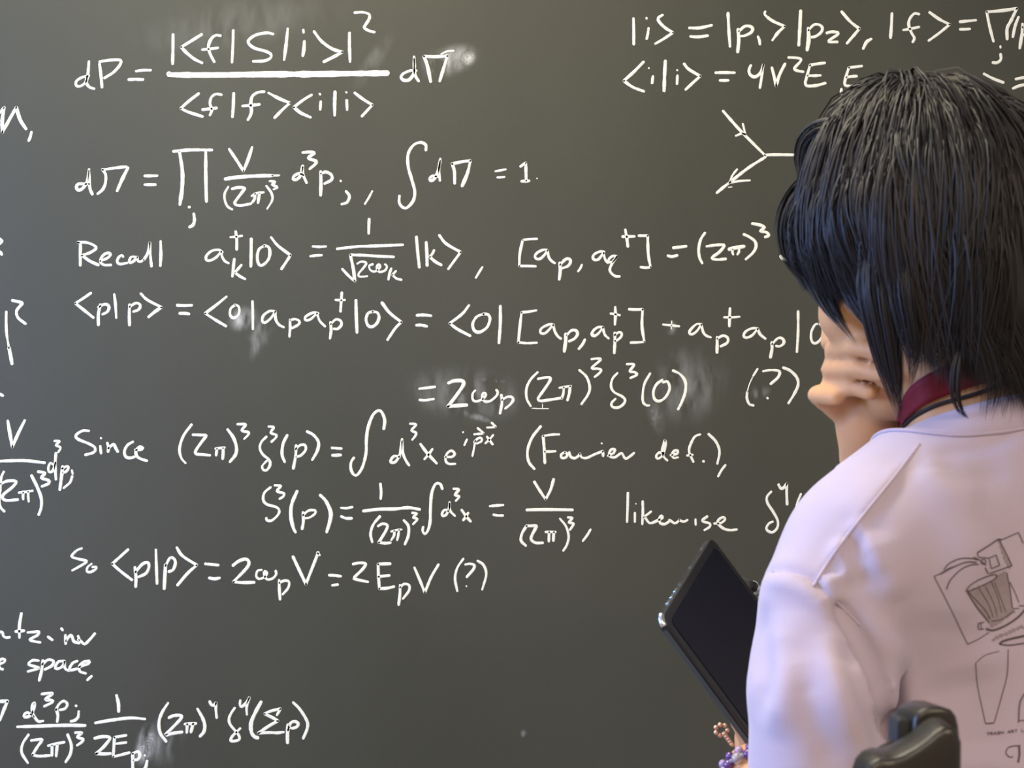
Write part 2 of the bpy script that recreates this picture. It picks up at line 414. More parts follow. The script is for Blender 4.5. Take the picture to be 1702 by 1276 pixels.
chalk('white chalk words and formula: Recall a dagger k |0> = 1 over root 2 omega k |k>',
 (100, 350, 4.479, '''130,237 150,250 150,320 150,408; 130,237 190,237 245,255 268,280 230,310 160,335; 165,335 220,375 285,405; w4.5 300,375 350,355 375,330 365,315 330,325 305,355 300,385 330,405 378,405;
 w4.5 470,345 460,332 435,350 425,380 445,398 500,390; w4.5 560,345 530,345 515,370 520,388 550,375 575,345 | 580,375 600,380 625,365; 625,365 655,310 668,240 | 672,330 680,415; 748,228 750,320 746,410;
 w4.5 1210,310 1180,292 1130,300 1090,335 1088,365 1115,372 1160,350 1200,305 | 1205,340 1225,375 1255,392; 1307,155 1315,220 1315,290; w4 1268,198 1310,195 1355,188; 1297,360 1290,420 1283,490; w4.5 1350,405 1320,440 1298,462; w4.5 1305,465 1340,490 1378,510;
 w5.5 1423,210 1422,310 1420,415; 1520,262 1480,290 1468,350 1480,400 1510,405 1550,365 1562,310 1550,270 1520,262; 1570,198 1620,260 1715,332 | 1685,380 1648,435'''),
 (480, 220, SA, '''517,558 515,600 514,650'''),
 (460, 350, 4.479, '''w4.5 268,267 320,270 367,267; w4.5 250,340 290,335 335,332; w5 450,285 600,268 700,265 940,255; w4.5 488,435 540,490 582,525; w5.5 582,525 570,430 548,330; 548,330 650,333 760,340 872,345;
 w4 600,395 630,380 665,388 655,415 610,470 615,490 640,492 675,488; w4 715,400 690,410 695,440 730,455 770,420 760,400 745,420 760,455 800,450 820,425 815,405 805,400; w4.5 853,430 840,470 832,513; w4 888,450 860,480; w4.5 862,478 890,505 928,515;
 w5.5 1040,195 1050,310 1062,422; w5.5 1113,235 1118,320 1120,408; 1172,295 1160,320 1140,345 | 1180,380 1225,405; 1210,183 1260,245 1370,310 | 1325,370 1278,435; w4.5 1532,420 1510,455 1483,500'''))
chalk('white chalk commutator [a_p, a_q dagger] = (2 pi)^3 beside the hair',
 (820, 350, 5.318, '''w4.5 385,250 330,252 260,260 | 235,380 230,490 | 300,490 375,493; w4.5 480,350 450,345 400,365 370,395 375,422 410,428 450,395 480,350 | 490,410 515,445 545,465; w5.5 588,460 592,530 583,608; 590,480 640,430 675,430 683,455 660,490 610,510;
 w4 783,478 770,510 750,537; w4.5 980,365 945,362 895,385 880,415 895,435 930,430 975,375 | 985,420 1000,450 1015,463; w4.5 1095,403 1060,400 1025,425 1020,450 1050,455 1095,403 | 1050,470 1030,520 1045,555 1080,580 1115,582;
 1167,168 1180,240 1190,318; 1142,230 1190,230 1248,228; 1285,222 1365,222; 1365,222 1370,380 1390,500 | 1350,505 1303,500'''),
 (1080, 350, 5.006, '''195,310 240,305 303,297; 150,375 185,383 228,373; 460,185 425,240 408,320 415,390 437,438; 472,298 540,288 600,285 622,292 580,345 525,385 525,402 570,408 632,402; w6 660,322 720,308 785,298; w4.5 690,325 688,345 695,365; w4.5 745,320 742,345 730,365;
 782,197 830,220 875,255 885,300 860,350 800,405; 852,108 910,118 955,140 920,170 970,180 990,200 985,212 960,220; 1088,378 1105,400 1155,412'''))
chalk('white chalk line <p|p> = <0|a_p a_p dagger|0> = <0|[a_p, a_p dagger] - a_p dagger a_p|0',
 (100, 350, 4.479, '''230,613 170,655 113,690 | 170,735 248,797; w5.5 300,700 285,770 285,850; 285,720 320,700 350,700 365,720 350,755 315,772; w4.5 403,622 412,700 418,798; w5.5 518,700 515,770 517,852; 520,715 560,690 590,695 597,715 580,740 545,752;
 600,617 650,665 755,720 | 710,750 658,792; w5.5 872,705 930,707 980,705; 890,765 930,765 960,770; 1240,640 1160,705 1080,765 | 1150,810 1235,860; w4.5 1300,705 1270,730 1265,775 1290,800 1325,780 1335,740 1325,710 1300,700; w4.5 1432,675 1435,780 1435,882;
 w4.5 1600,750 1560,748 1515,780 1505,820 1525,835 1570,800 1602,750 | 1605,810 1630,850 1665,868'''),
 (460, 350, 4.479, '''w4.5 98,810 100,870 95,938; w4.5 100,815 140,808 170,825 160,850 115,875; w4.5 310,765 270,760 215,790 215,815 250,810 300,765 | 320,820 360,862; 485,610 480,680 475,750; w4 437,665 475,667 508,665; 400,830 405,890 397,952; w4.5 403,845 440,810 475,820 482,850 455,880 425,880;
 w5.5 590,668 593,790 598,908; 715,752 680,765 665,810 680,855 710,865 745,840 762,795 750,760 715,752; 783,685 840,760 928,830 | 880,880 825,962; 1043,780 1090,777 1150,783; 1040,853 1080,853 1118,862; 1432,705 1380,770 1288,840 | 1350,885 1440,932;
 1540,770 1490,790 1460,840 1470,890 1510,905 1565,870 1588,810 1575,775 1540,770'''),
 (820, 350, 5.318, '''62,842 62,1000 50,1170; w4.5 380,882 320,893 250,900 | 235,1030 222,1165 | 300,1172 385,1168; w4.5 535,1010 500,1005 440,1030 415,1060 425,1085 465,1080 530,1010 | 545,1070 570,1110 597,1132; w6 640,1090 640,1150 628,1245; 650,1100 690,1060 730,1060 745,1090 720,1130 670,1155;
 810,1140 790,1180 757,1222; w4.5 970,1030 930,1030 890,1055 872,1090 890,1108 930,1085 970,1032 | 985,1095 1020,1130; 1078,850 1080,930 1075,1008; w4.5 1037,910 1075,915 1118,925; w5 1075,1080 1075,1160 1070,1258; w4.5 1072,1100 1110,1075 1135,1085 1130,1115 1090,1150 1075,1150;
 1200,872 1260,875 1320,873 | 1315,1020 1335,1160 | 1280,1165 1215,1167'''),
 (1080, 350, 5.006, '''w4 110,948 180,955 245,963; w2 183,918 180,985; w4.5 430,945 390,945 345,985 330,1015 350,1030 390,1005 430,948 | 445,1010 470,1040 508,1055; 668,812 665,890 663,962; w4 618,888 690,888 748,883; 560,1050 562,1110 560,1180; w4.5 563,1065 610,1040 650,1060 645,1100 590,1130;
 w4.5 900,980 850,980 800,1005 782,1040 800,1058 850,1040 898,985 | 920,1030 962,1065; 1015,1095 1018,1150 1005,1220; w4.5 1018,1110 1070,1060 1110,1070 1115,1105 1080,1130 1050,1125; w4.5 1235,837 1235,1000 1225,1175; w4.5 1400,942 1375,950 1345,1010 1345,1075 1370,1105 1410,1085 1442,1030 1435,960 1405,942'''))
chalk('white chalk line = 2 omega_p (2 pi)^3 delta^3(0)',
 (660, 580, 4.728, '''w4.5 175,312 240,305 300,297; w4.5 177,400 220,403 288,393; w6 403,268 450,250 510,250 522,280 470,360 400,452 | 470,445 548,440; w4.5 615,325 595,350 595,395 620,412 670,395 700,360 680,345 670,375 685,410 730,410 780,370 792,340 780,322;
 820,360 825,420 810,505; w4.5 825,400 870,375 905,380 912,405 885,440 850,468; w4.5 1105,182 1050,240 1018,310 1020,390 1050,448; 1108,235 1160,225 1205,228 1190,270 1120,370 1108,395 1130,408 1210,398 1290,385; w4 1275,305 1320,298 1368,290; 1310,300 1308,345 1295,388; 1360,295 1355,345 1340,402;
 w4.5 1432,165 1490,220 1515,300 1500,360 1450,432; w4.5 1528,80 1565,75 1600,78 1590,95 1530,150 1580,155 1605,165 1590,190 1553,220; w1.5 1060,465 1120,468 1190,468; w1.5 1143,430 1143,465'''),
 (980, 580, 4.052, '''w4.5 188,162 155,200 145,250 165,290 220,320 240,345 225,375 190,395 155,390 148,365 175,335; w4.5 250,102 300,105 270,150 300,155 320,168 310,180 275,195; w4.5 408,165 370,235 358,310 362,360 385,380 402,380; 490,208 450,240 430,290 440,340 475,350 515,320 540,265 525,220 495,225;
 562,145 610,170 645,220 645,290 620,360 597,405'''))
chalk('white chalk question mark in brackets beside the hand',
 (980, 580, 4.052, '''w4 1132,133 1115,160 1100,185; w1.8 1100,185 1075,240 1062,290; w4.5 1062,290 1060,330 1075,370 1103,380; 1168,150 1220,142 1278,150 1270,190 1220,235; w4 1195,328 1200,332; 1303,125 1350,145 1395,190 1405,240 1380,300 1340,365'''))
chalk('white chalk line Since (2 pi)^3 delta^3(p) = integral d^3x e^(ipx) (Fourier def.),',
 (0, 670, SA, '''572,178 530,178 490,205 500,230 570,260 610,285 605,315 550,332; w4 648,222 650,226; 645,275 650,322; 690,255 698,285 695,312; 697,290 730,265 745,290 758,312; 855,248 820,270 800,310 810,345 840,352 865,345; 870,300 905,300 920,290 900,280 875,305 880,340 910,360 945,370;
 1232,138 1180,210 1155,290 1165,350 1193,385; 1240,203 1290,205 1325,210 1300,245 1262,300 1260,325 1300,330 1350,335; w4.5 1385,292 1445,285; w4.5 1395,292 1390,335; 1435,290 1435,320 1432,358; w5.5 1463,168 1500,220 1520,280 1515,330 1478,378; w4.5 1527,135 1580,138 1555,175 1600,188 1595,205 1570,230'''),
 (410, 670, SA, '''w4.5 128,215 95,250 85,290 105,330 145,365 150,400 130,430 110,430 100,405 130,370; w4.5 140,150 175,155 155,190 192,205 185,225 160,248; 262,205 235,260 228,330 245,378; 318,270 315,340 300,420; w4.5 315,295 345,270 375,270 380,300 350,335 320,345; 388,182 430,205 462,250 455,305 422,365;
 548,287 580,290 610,292; w5.5 552,335 580,335 605,333; w5 882,165 888,110 870,60 845,48 810,80 780,160 770,240 768,320 745,410 710,462 685,455 670,420 672,380 690,350; 985,345 950,340 930,360 928,380 955,378 985,330 1000,230; 1000,245 1005,320 1025,370 1045,400; w4.5 1050,132 1090,138 1060,175 1090,190 1085,210 1065,235;
 w5 1117,262 1160,320 1222,387; w4.5 1195,295 1170,330 1143,360; w4.5 1275,345 1320,345 1338,325 1315,305 1285,330 1280,370 1300,390 1342,390; w3.5 1390,188 1393,185; w4 1417,232 1400,270; w4 1470,240 1462,290 1452,340; w4 1462,250 1490,225 1510,225 1510,245 1480,260; w4 1463,200 1525,195; w4 1485,160 1525,193;
 w4.5 1545,215 1582,265; w4 1585,205 1560,235 1535,258; w4 1545,157 1600,155; w4 1575,125 1600,152'''),
 (840, 680, 4.255, '''250,122 190,200 158,290 165,370 205,422; w4.5 380,178 330,180 268,190; 268,190 275,280 280,380; w4.5 280,300 320,300 355,297; w4.5 420,305 395,320 400,345 430,340 438,315 420,305; w4.5 452,303 462,335 490,347 520,328 527,312 | 540,340 575,345 630,320 690,297; w4.5 690,297 692,330; w3.5 680,240 683,243;
 w4.5 725,330 765,310 775,285 750,285 735,310 740,335 775,340 820,310 830,320 850,350 880,335 910,310; w4.5 1120,310 1085,308 1068,330 1075,350 1105,335 1125,290 1135,240 1128,218; w4.5 1128,218 1110,290 1120,335 1145,362; w4.5 1168,325 1215,315 1218,293 1195,295 1180,320 1190,345 1222,340;
 w4.5 1378,178 1340,195 1310,250 1300,300 1330,372; w4 1285,328 1325,322; w5 1400,367 1403,370; w4.5 1437,175 1490,230 1515,300 1500,385; w4.5 1557,395 1530,430 1505,475'''))
chalk('white chalk line delta^3(p) = 1/(2 pi)^3 integral d^3x = V/(2 pi)^3, likewise delta^4(',
 (410, 670, SA, '''w4.5 155,540 115,575 107,620 130,650 190,668 210,690 200,720 160,755 130,752 127,738; w4.5 180,528 220,533 195,565 240,580 235,600 212,615; w6 325,565 290,650 285,730 300,800 315,830; 362,700 365,760 357,808; w4.5 362,720 400,690 440,690 440,710 405,735 375,740; w6 472,590 510,630 540,700 535,760 515,828;
 w4.5 605,672 640,675 680,668; w5 608,728 640,740 675,740; w4.5 860,517 865,570 862,615; w5.5 750,693 850,682 950,680 1040,672 1113,683; w5 857,728 815,780 797,840 808,893; 845,790 875,775 905,785 895,820 850,895 | 890,900 925,897; w4 930,825 965,815 998,812; w4.5 950,820 948,850 930,880; w4.5 980,815 975,850 968,880;
 1010,752 1040,790 1040,850 1018,907; w4.5 1065,705 1095,710 1070,735 1098,745 1070,778; w5 1258,550 1245,520 1215,520 1190,580 1182,680 1180,760 1165,820 1145,840 1132,820 1135,795; w4.5 1300,695 1275,685 1258,705 1260,725 1285,715 1303,670 1305,635; w4.5 1305,645 1308,690 1340,725; w4.5 1330,550 1365,555 1340,590 1368,600 1345,628;
 1382,685 1410,725 1440,760; w4.5 1425,705 1410,730 1393,752; w4.5 1563,662 1605,658 1650,655; w4.5 1587,717 1615,722 1648,722'''),
 (840, 680, 4.255, '''205,513 240,570 285,638 | 320,570 342,495; w5.5 152,712 300,710 475,712; 150,825 118,880 112,930 145,965; 150,825 185,825 220,825 210,850 185,900 185,925 215,945 265,945; w4.5 285,868 355,868; w4.5 310,868 308,935; w4.5 343,868 340,930; w4.5 385,772 430,830 448,900 435,960 410,1000; w4.5 443,765 475,770 450,800 483,810 458,852; w4.5 603,850 580,890 548,932'''),
 (1000, 760, 4.728, '''w4.5 207,278 205,390 200,508; w3 267,363 269,365; w4 262,435 262,508; w4.5 323,345 325,430 320,525; w4 330,470 365,445 390,425; w4.5 340,470 375,515 410,510 450,490; w4.5 450,490 480,475 470,458 455,475 460,515 495,525 530,505; w4.5 530,490 545,500 575,518 600,505 610,490 | 625,500 650,505 675,492;
 w3.5 738,485 740,530; w4.5 830,465 795,490 800,505 850,520 850,545 808,572; w4.5 885,520 940,515 972,485 955,470 920,490 915,520 960,560 1010,572 1062,567; w4.5 1333,270 1300,310 1305,360 1350,430 1385,500 1380,555 1345,588 1310,580 1295,555 1315,520 1345,505; 1390,213 1410,245 1435,235 1455,205 | 1455,280 1458,368; w4.5 1567,287 1535,370 1525,470'''))
chalk('white chalk line So <p|p> = 2 omega_p V = 2 E_p V (?)',
 (100, 890, 4.479, '''w4.5 162,95 125,110 90,145 90,160 140,175 198,190 170,215 90,260; w4.5 235,210 205,235 200,265 225,272 265,250 268,232 240,235; w5.5 507,103 450,155 388,210 | 450,265 535,330; w5.5 557,235 565,310 563,380; 563,270 610,215 650,200 662,230 640,280 585,308; w5 713,105 717,230 722,358; w6 785,215 780,300 775,395; 785,225 820,165 850,175 858,210 840,255 810,268;
 w5 868,88 910,150 1018,220 | 950,280 875,368; 1080,210 1130,215 1178,220; w5.5 1110,315 1150,322 1188,315; w5.5 1288,222 1330,190 1380,175 1405,195 1390,240 1290,345 | 1360,350 1445,348; w4.5 1500,255 1470,262 1460,300 1480,322 1520,310 1540,280 1525,265 1520,290 1540,325 1580,320 1608,290 1605,262'''),
 (460, 890, 4.479, '''18,330 20,400 25,475; w4.5 22,350 60,335 92,345 85,390 45,437; w5.5 120,155 165,250 218,362 | 265,240 310,125; w4 300,125 320,145; 390,295 430,297 478,303; 413,370 455,365; 568,212 620,203 662,210 640,250 580,310 590,325 680,345; 755,212 845,210; 755,212 758,300 765,395 | 820,392 873,380; 758,305 840,297;
 918,365 918,430 908,515; w4.5 918,385 950,360 985,370 985,410 940,470; 1025,237 1065,330 1103,425 | 1150,310 1205,215; w4.5 1390,172 1345,240 1328,320 1345,413; 1405,215 1440,210 1470,220 1465,250 1415,308; w3.5 1410,375 1413,377; w4.5 1495,187 1540,220 1560,290 1530,402'''))
chalk('white chalk words ending in tz. inv, cut by the left edge',
 (0, 1000, 4.621, '''-20,260 0,232 20,235 25,260 45,275 75,272; 165,88 150,180 150,275; 120,228 185,222; 213,235 260,232 300,230 290,255 230,290 270,305 310,312; w5.5 368,268 403,293; w5.5 472,205 482,218; 503,255 505,322; 508,300 535,262 550,258 565,300 580,310 610,318; 610,290 600,262; 600,290 620,300 650,325 690,290 730,243'''))
chalk('white chalk word space, after a cut letter e',
 (0, 1000, 4.621, '''-10,480 30,465 38,445 10,440 -10,470 0,510 22,518; 298,452 250,450 220,480 280,500 300,510 215,535; w5.5 330,450 320,530 302,603; 325,480 370,445 410,455 400,490 345,520; 495,455 450,460 425,500 435,515 475,500 497,460 | 500,510 530,530; 595,455 560,470 535,510 545,525 590,515; 610,500 680,475 685,455 640,465 610,500 615,535 660,550; 705,570 672,600'''))
chalk('white chalk formula d^3 p_j over (2 pi)^3 times 1 over 2E_pj (2 pi)^4 delta^4(sum p) at the lower left',
 (0, 1000, 4.621, '''w6 -10,765 60,763; w5.5 58,765 30,830 0,910; 260,880 215,850 188,865 190,885 230,875 262,820 265,775 248,800 250,850 290,915 333,915; 322,708 405,703 350,750 400,755 405,770 340,803; w5.5 432,825 445,870 440,920; 430,830 455,785 490,762 518,785 500,820 460,830; w5 583,797 586,800; 605,840 600,885 575,910 545,918;
 w6 133,960 300,955 500,948 655,950; 220,1020 175,1090 168,1160 215,1238; 240,1065 290,1058 325,1060 290,1110 250,1175 | 300,1185 385,1180; 370,1105 430,1090 495,1078; 400,1105 400,1180; 440,1100 432,1185; w5.5 520,1020 548,1100 540,1170 505,1230; 578,1005 630,1005 595,1040 640,1055 625,1080 592,1102; w5.5 895,718 910,780 912,842;
 w5.5 733,930 850,910 1000,892 1115,900; w5.5 728,1048 790,1035 845,1045 800,1110 740,1165 | 800,1168 850,1165; 970,1025 880,1040 | 870,1190 | 930,1175 995,1158; 890,1090 970,1080; w5.5 1020,1165 1020,1290; 1020,1165 1060,1150 1075,1180 1060,1210 1030,1215; w4 1110,1178 1113,1180; 1130,1220 1120,1270 1100,1290'''),
 (240, 1130, 5.673, '''w5.5 225,215 165,310 138,400 150,500 205,578; w6 232,355 280,335 345,335 340,370 215,500 205,518 280,500 355,490; 380,415 440,412 488,410; w5.5 405,415 400,495; w5.5 460,412 440,490; w5.5 500,270 550,360 570,430 560,490 525,530; 615,200 630,230 655,240 675,215 | 675,280 682,355;
 853,262 815,320 798,370 810,420 850,470 890,520 895,560 850,575 815,570 830,530 880,480 905,455; 905,190 902,235 920,250 960,215 990,165 | 965,250 967,325; w6.5 1102,205 1050,300 1008,400 1010,490 1040,535 1070,545; w5 1250,330 1285,270 | 1200,290 1130,318 | 1200,350 1260,385 | 1180,430 1075,500 | 1180,495 1250,498 1315,490;
 w6 1355,420 1350,510 1350,590; 1355,470 1380,405 1420,390 1450,410 1440,440 1390,455 1360,440; w5.5 1402,210 1470,280 1535,390 1535,460 1498,550'''))
chalk('white chalk end of a word and comma at the upper left edge', (0, 0, SA, '''w5.5 28,690 15,770 15,852 | 60,770 105,690 | 130,770 168,830; w5.5 0,725 25,692; 203,848 195,880 185,905'''))
chalk('white chalk fragment like a small 3 at the left edge', (0, 380, 3.983, '''-6,65 14,82 0,100; w5.5 -8,150 5,158 12,172'''))
chalk('white chalk upright bar squared at the left edge', (0, 380, 3.983, '''w4.5 42,550 41,620 45,700 60,790; w6 60,790 72,850 80,895; 82,475 145,490 140,505 110,545 120,590 170,630; -8,1098 5,1098 20,1106'''))
chalk('white chalk fraction V over (2 pi)^3 d^3 p_j at the left edge',
 (0, 670, SA, '''w5.5 50,112 65,200 80,282 | 115,200 160,110; -10,373 80,370 170,370 288,383; w4.5 350,243 385,245 360,270 390,285 375,315; w4.5 350,400 325,385 312,410 315,440 340,435 358,380; 360,320 355,400 360,490; w5.5 403,405 395,480 385,557; w4.5 400,420 430,405 442,415 425,440 405,445; w4 462,430 468,455; w4.5 465,470 450,510 410,545;
 25,440 8,480 0,560 -5,620 5,670 28,695; 8,517 50,500 105,503 80,540 30,580 15,605 40,625 115,620; w4.5 122,575 165,570 210,563; w4.5 150,575 148,600 150,618; w4.5 182,570 182,600 185,632; w5.5 203,465 240,540 265,610 265,670 250,715; 245,440 290,450 265,480 310,495 315,515 270,535'''))

# chalk dust left by the eraser and the sleeve: flat soft patches on the board
def smudge(cx, cy, rx, ry, ang, dens, label):
    a = math.radians(ang); nr, na = 10, 36
    V = []; D = []; F = []
    for i in range(nr + 1):
        r = i / nr
        for k in range(na):
            t = 2 * math.pi * k / na
            u, v = rx * r * math.cos(t), ry * r * math.sin(t)
            x, z = board_xz((cx + u * math.cos(a) - v * math.sin(a), cy + u * math.sin(a) + v * math.cos(a)))
            V.append((float(x), BOARD_Y - 0.00008, float(z))); D.append(dens * (1 - r * r) ** 2)
    for i in range(nr):
        for k in range(na):
            l = (k + 1) % na
            if i == 0: F.append((k, (i + 1) * na + k, (i + 1) * na + l))
            else: F.append((i * na + k, (i + 1) * na + k, (i + 1) * na + l, i * na + l))
    me = mesh_np('chalk_smudge', V, F)
    at = me.attributes.new('dust_amount', 'FLOAT', 'POINT'); at.data.foreach_set('value', D)
    link('chalk_smudge', me, M_DUST, board, label=label)
smudge(745, 102, 62, 30, -18, 0.58, 'grey dust smear over the end of the first equation')
smudge(779, 97, 16, 14, -50, 0.95, 'bright dust spot right of the first equation')
smudge(404, 530, 24, 30, 60, 0.65, 'curved grey rub beside the zero')
smudge(430, 560, 22, 46, 20, 0.41, 'downward grey rub below the zero')
smudge(775, 655, 120, 55, 5, 0.23, 'soft grey rub behind 2 omega')
smudge(784, 690, 42, 8, 18, 0.58, 'thin arc of dust under the 2')
smudge(818, 632, 28, 6, 5, 0.51, 'thin dust streak above omega')
smudge(764, 668, 12, 20, 0, 0.80, 'dust beside the foot of the 2')
smudge(1140, 640, 85, 75, -30, 0.23, 'wide pale rub around the bracketed zero')
smudge(1090, 690, 16, 46, -20, 0.26, 'pale streak below the bracketed zero')
smudge(1258, 652, 30, 14, -10, 0.38, 'dust between the question mark brackets')
smudge(1115, 545, 12, 16, 0, 0.43, 'dust under the altered minus sign')
smudge(242, 1238, 20, 44, 12, 0.95, 'bright dust patch beside E at the bottom')
smudge(275, 1230, 40, 50, 20, 0.32, 'faint dust right of E at the bottom')
smudge(622, 100, 18, 70, 35, 0.14, 'faint slanted streak above the long fraction bar')
smudge(400, 40, 230, 50, -8, 0.07, 'faint wiped haze along the top')
smudge(870, 1218, 6, 9, 0, 0.43, 'tiny dust fleck low in the middle')
# ------------------------------------------------------------------ implicit surfaces -> one continuous mesh
class Field:
    def __init__(s, lo, hi, h):
        s.lo = np.asarray(lo, float); s.h = h
        s.n = np.ceil((np.asarray(hi, float) - s.lo) / h).astype(int) + 1
        s.D = np.full(s.n, 0.2, dtype=np.float32)
    def _sub(s, lo, hi):
        a = np.clip(np.floor((lo - s.lo) / s.h).astype(int), 0, s.n); b = np.clip(np.ceil((hi - s.lo) / s.h).astype(int) + 1, 0, s.n)
        if np.any(b <= a): return None
        ax = [(s.lo[i] + s.h * np.arange(a[i], b[i])).astype(np.float32) for i in range(3)]
        X = np.stack(np.meshgrid(*ax, indexing='ij'), -1)
        return tuple(slice(a[i], b[i]) for i in range(3)), X
    def _mix(s, sl, d, k, sub=False):
        D = s.D[sl]
        if sub:
            d = -d
            h = np.clip(0.5 + 0.5 * (d - D) / k, 0, 1) if k > 0 else (d > D) * 1.0
            s.D[sl] = D * (1 - h) + d * h + k * h * (1 - h)
        else:
            h = np.clip(0.5 + 0.5 * (D - d) / k, 0, 1) if k > 0 else (D > d) * 1.0
            s.D[sl] = D * (1 - h) + d * h - k * h * (1 - h)
    def cone(s, a, ra, b, rb, k=0.01, sub=False):
        """round cone between two points"""
        a = np.asarray(a, float); b = np.asarray(b, float)
        m = max(ra, rb) + k + 3 * s.h
        r = s._sub(np.minimum(a, b) - m, np.maximum(a, b) + m)
        if r is None: return
        sl, X = r
        ba = b - a; l2 = float(ba @ ba) + 1e-12; rr = ra - rb; a2 = max(l2 - rr * rr, 1e-9); il2 = 1 / l2
        pa = X - a.astype(np.float32)
        y = pa @ ba.astype(np.float32); z = y - l2
        xv = pa * np.float32(l2) - ba.astype(np.float32) * y[..., None]
        x2 = (xv * xv).sum(-1); y2 = y * y * l2; z2 = z * z * l2
        kk = np.sign(rr) * rr * rr * x2
        d = (np.sqrt(np.maximum(x2 * a2 * il2, 0)) + y * rr) * il2 - ra
        c1 = np.sign(z) * a2 * z2 > kk
        c2 = np.sign(y) * a2 * y2 < kk
        d = np.where(c2, np.sqrt(x2 + y2) * il2 - ra, d)
        d = np.where(c1, np.sqrt(x2 + z2) * il2 - rb, d)
        s._mix(sl, d.astype(np.float32), k, sub)
    def chain(s, pts, rads, k=0.01):
        for i in range(len(pts) - 1): s.cone(pts[i], rads[i], pts[i + 1], rads[i + 1], k)
    def ell(s, c, R, rad, k=0.01, sub=False):
        """ellipsoid; R rows are its axes"""
        c = np.asarray(c, float); rad = np.asarray(rad, float); m = rad.max() + k + 3 * s.h
        r = s._sub(c - m, c + m)
        if r is None: return
        sl, X = r
        q = (X - c.astype(np.float32)) @ np.asarray(R, np.float32).T
        k0 = np.sqrt(((q / rad.astype(np.float32)) ** 2).sum(-1)); k1 = np.sqrt(((q / (rad ** 2).astype(np.float32)) ** 2).sum(-1)) + 1e-9
        s._mix(sl, (k0 * (k0 - 1) / k1).astype(np.float32), k, sub)
    def flatcone(s, a, ra, b, rb, axis, squash, k=0.01):
        """round cone squashed along a direction (depth of a trunk)"""
        a = np.asarray(a, float); b = np.asarray(b, float); ax = np.asarray(axis, float)
        m = max(ra, rb) + k + 3 * s.h
        r = s._sub(np.minimum(a, b) - m, np.maximum(a, b) + m)
        if r is None: return
        sl, X = r
        ax32 = ax.astype(np.float32)
        rel = X - a.astype(np.float32)
        t = rel @ ax32
        q = rel + ax32 * (t * (1 / squash - 1))[..., None]
        ba = b - a; ba = ba + ax * (ba @ ax) * (1 / squash - 1); ba32 = ba.astype(np.float32); l2 = float(ba @ ba)
        h = np.clip((q @ ba32) / l2, 0, 1)
        v = q - h[..., None] * ba32
        dn = np.sqrt((v * v).sum(-1)) + 1e-9
        rad = ra + (rb - ra) * h
        # correct the distance for the squash
        g = np.sqrt(1 + ((v @ ax32) / dn) ** 2 * (1 / squash ** 2 - 1))
        s._mix(sl, ((dn - rad) / g).astype(np.float32), k)
    def mesh(s):
        D = s.D; n = D.shape
        S = D < 0
        cs = np.zeros((n[0] - 1, n[1] - 1, n[2] - 1), np.int8)
        for dx in (0, 1):
            for dy in (0, 1):
                for dz in (0, 1):
                    cs += S[dx:n[0] - 1 + dx, dy:n[1] - 1 + dy, dz:n[2] - 1 + dz]
        act = (cs > 0) & (cs < 8)
        I = np.argwhere(act)
        idx = np.full(act.shape, -1, np.int64); idx[act] = np.arange(len(I))
        acc = np.zeros((len(I), 3)); cnt = np.zeros(len(I))
        corners = [(x, y, z) for x in (0, 1) for y in (0, 1) for z in (0, 1)]
        for i in range(8):
            for j in range(i + 1, 8):
                a, b = corners[i], corners[j]
                if sum(abs(a[t] - b[t]) for t in range(3)) != 1: continue
                da = D[I[:, 0] + a[0], I[:, 1] + a[1], I[:, 2] + a[2]].astype(float); db = D[I[:, 0] + b[0], I[:, 1] + b[1], I[:, 2] + b[2]].astype(float)
                c = (da < 0) != (db < 0)
                t = np.where(c, da / np.where(c, da - db, 1), 0)
                p = np.array(a) + t[:, None] * (np.array(b) - np.array(a))
                acc[c] += p[c]; cnt[c] += 1
        V = s.lo + s.h * (I + acc / cnt[:, None])
        Q = []
        for ax in range(3):
            o1, o2 = [t for t in range(3) if t != ax]
            a = [slice(1, n[t] - 1) for t in range(3)]; a[ax] = slice(0, n[ax] - 1)
            b = list(a); b[ax] = slice(1, n[ax])
            s0 = S[tuple(a)]; s1 = S[tuple(b)]
            for flip, c in ((False, s0 & ~s1), (True, ~s0 & s1)):
                E = np.argwhere(c) + np.array([a[t].start for t in range(3)])
                if not len(E): continue
                def vid(d1, d2):
                    q = E.copy(); q[:, o1] += d1; q[:, o2] += d2
                    return idx[q[:, 0], q[:, 1], q[:, 2]]
                q = [vid(-1, -1), vid(0, -1), vid(0, 0), vid(-1, 0)]
                if flip != (ax == 1): q = q[::-1]
                Q.append(np.stack(q, 1))
        return V, np.concatenate(Q)

def bvh_of(V, Q):
    return BVHTree.FromPolygons([Vector(v) for v in V], [tuple(int(i) for i in q) for q in Q])

def smooth_mesh(V, Q, it, lam=0.5):
    e = np.concatenate([Q[:, [i, (i + 1) % 4]] for i in range(4)])
    for _ in range(it):
        acc = np.zeros_like(V); cnt = np.zeros(len(V))
        for c in range(3):
            acc[:, c] = np.bincount(e[:, 0], V[e[:, 1], c], len(V)) + np.bincount(e[:, 1], V[e[:, 0], c], len(V))
        cnt = np.bincount(e[:, 0], minlength=len(V)) + np.bincount(e[:, 1], minlength=len(V))
        V = V + lam * (acc / np.maximum(cnt, 1)[:, None] - V)
    return V

def vnormals(V, Q):
    n = np.cross(V[Q[:, 2]] - V[Q[:, 0]], V[Q[:, 3]] - V[Q[:, 1]])
    N = np.zeros_like(V)
    for i in range(4):
        for c in range(3): N[:, c] += np.bincount(Q[:, i], n[:, c], len(V))
    return N / (np.linalg.norm(N, axis=1)[:, None] + 1e-12)

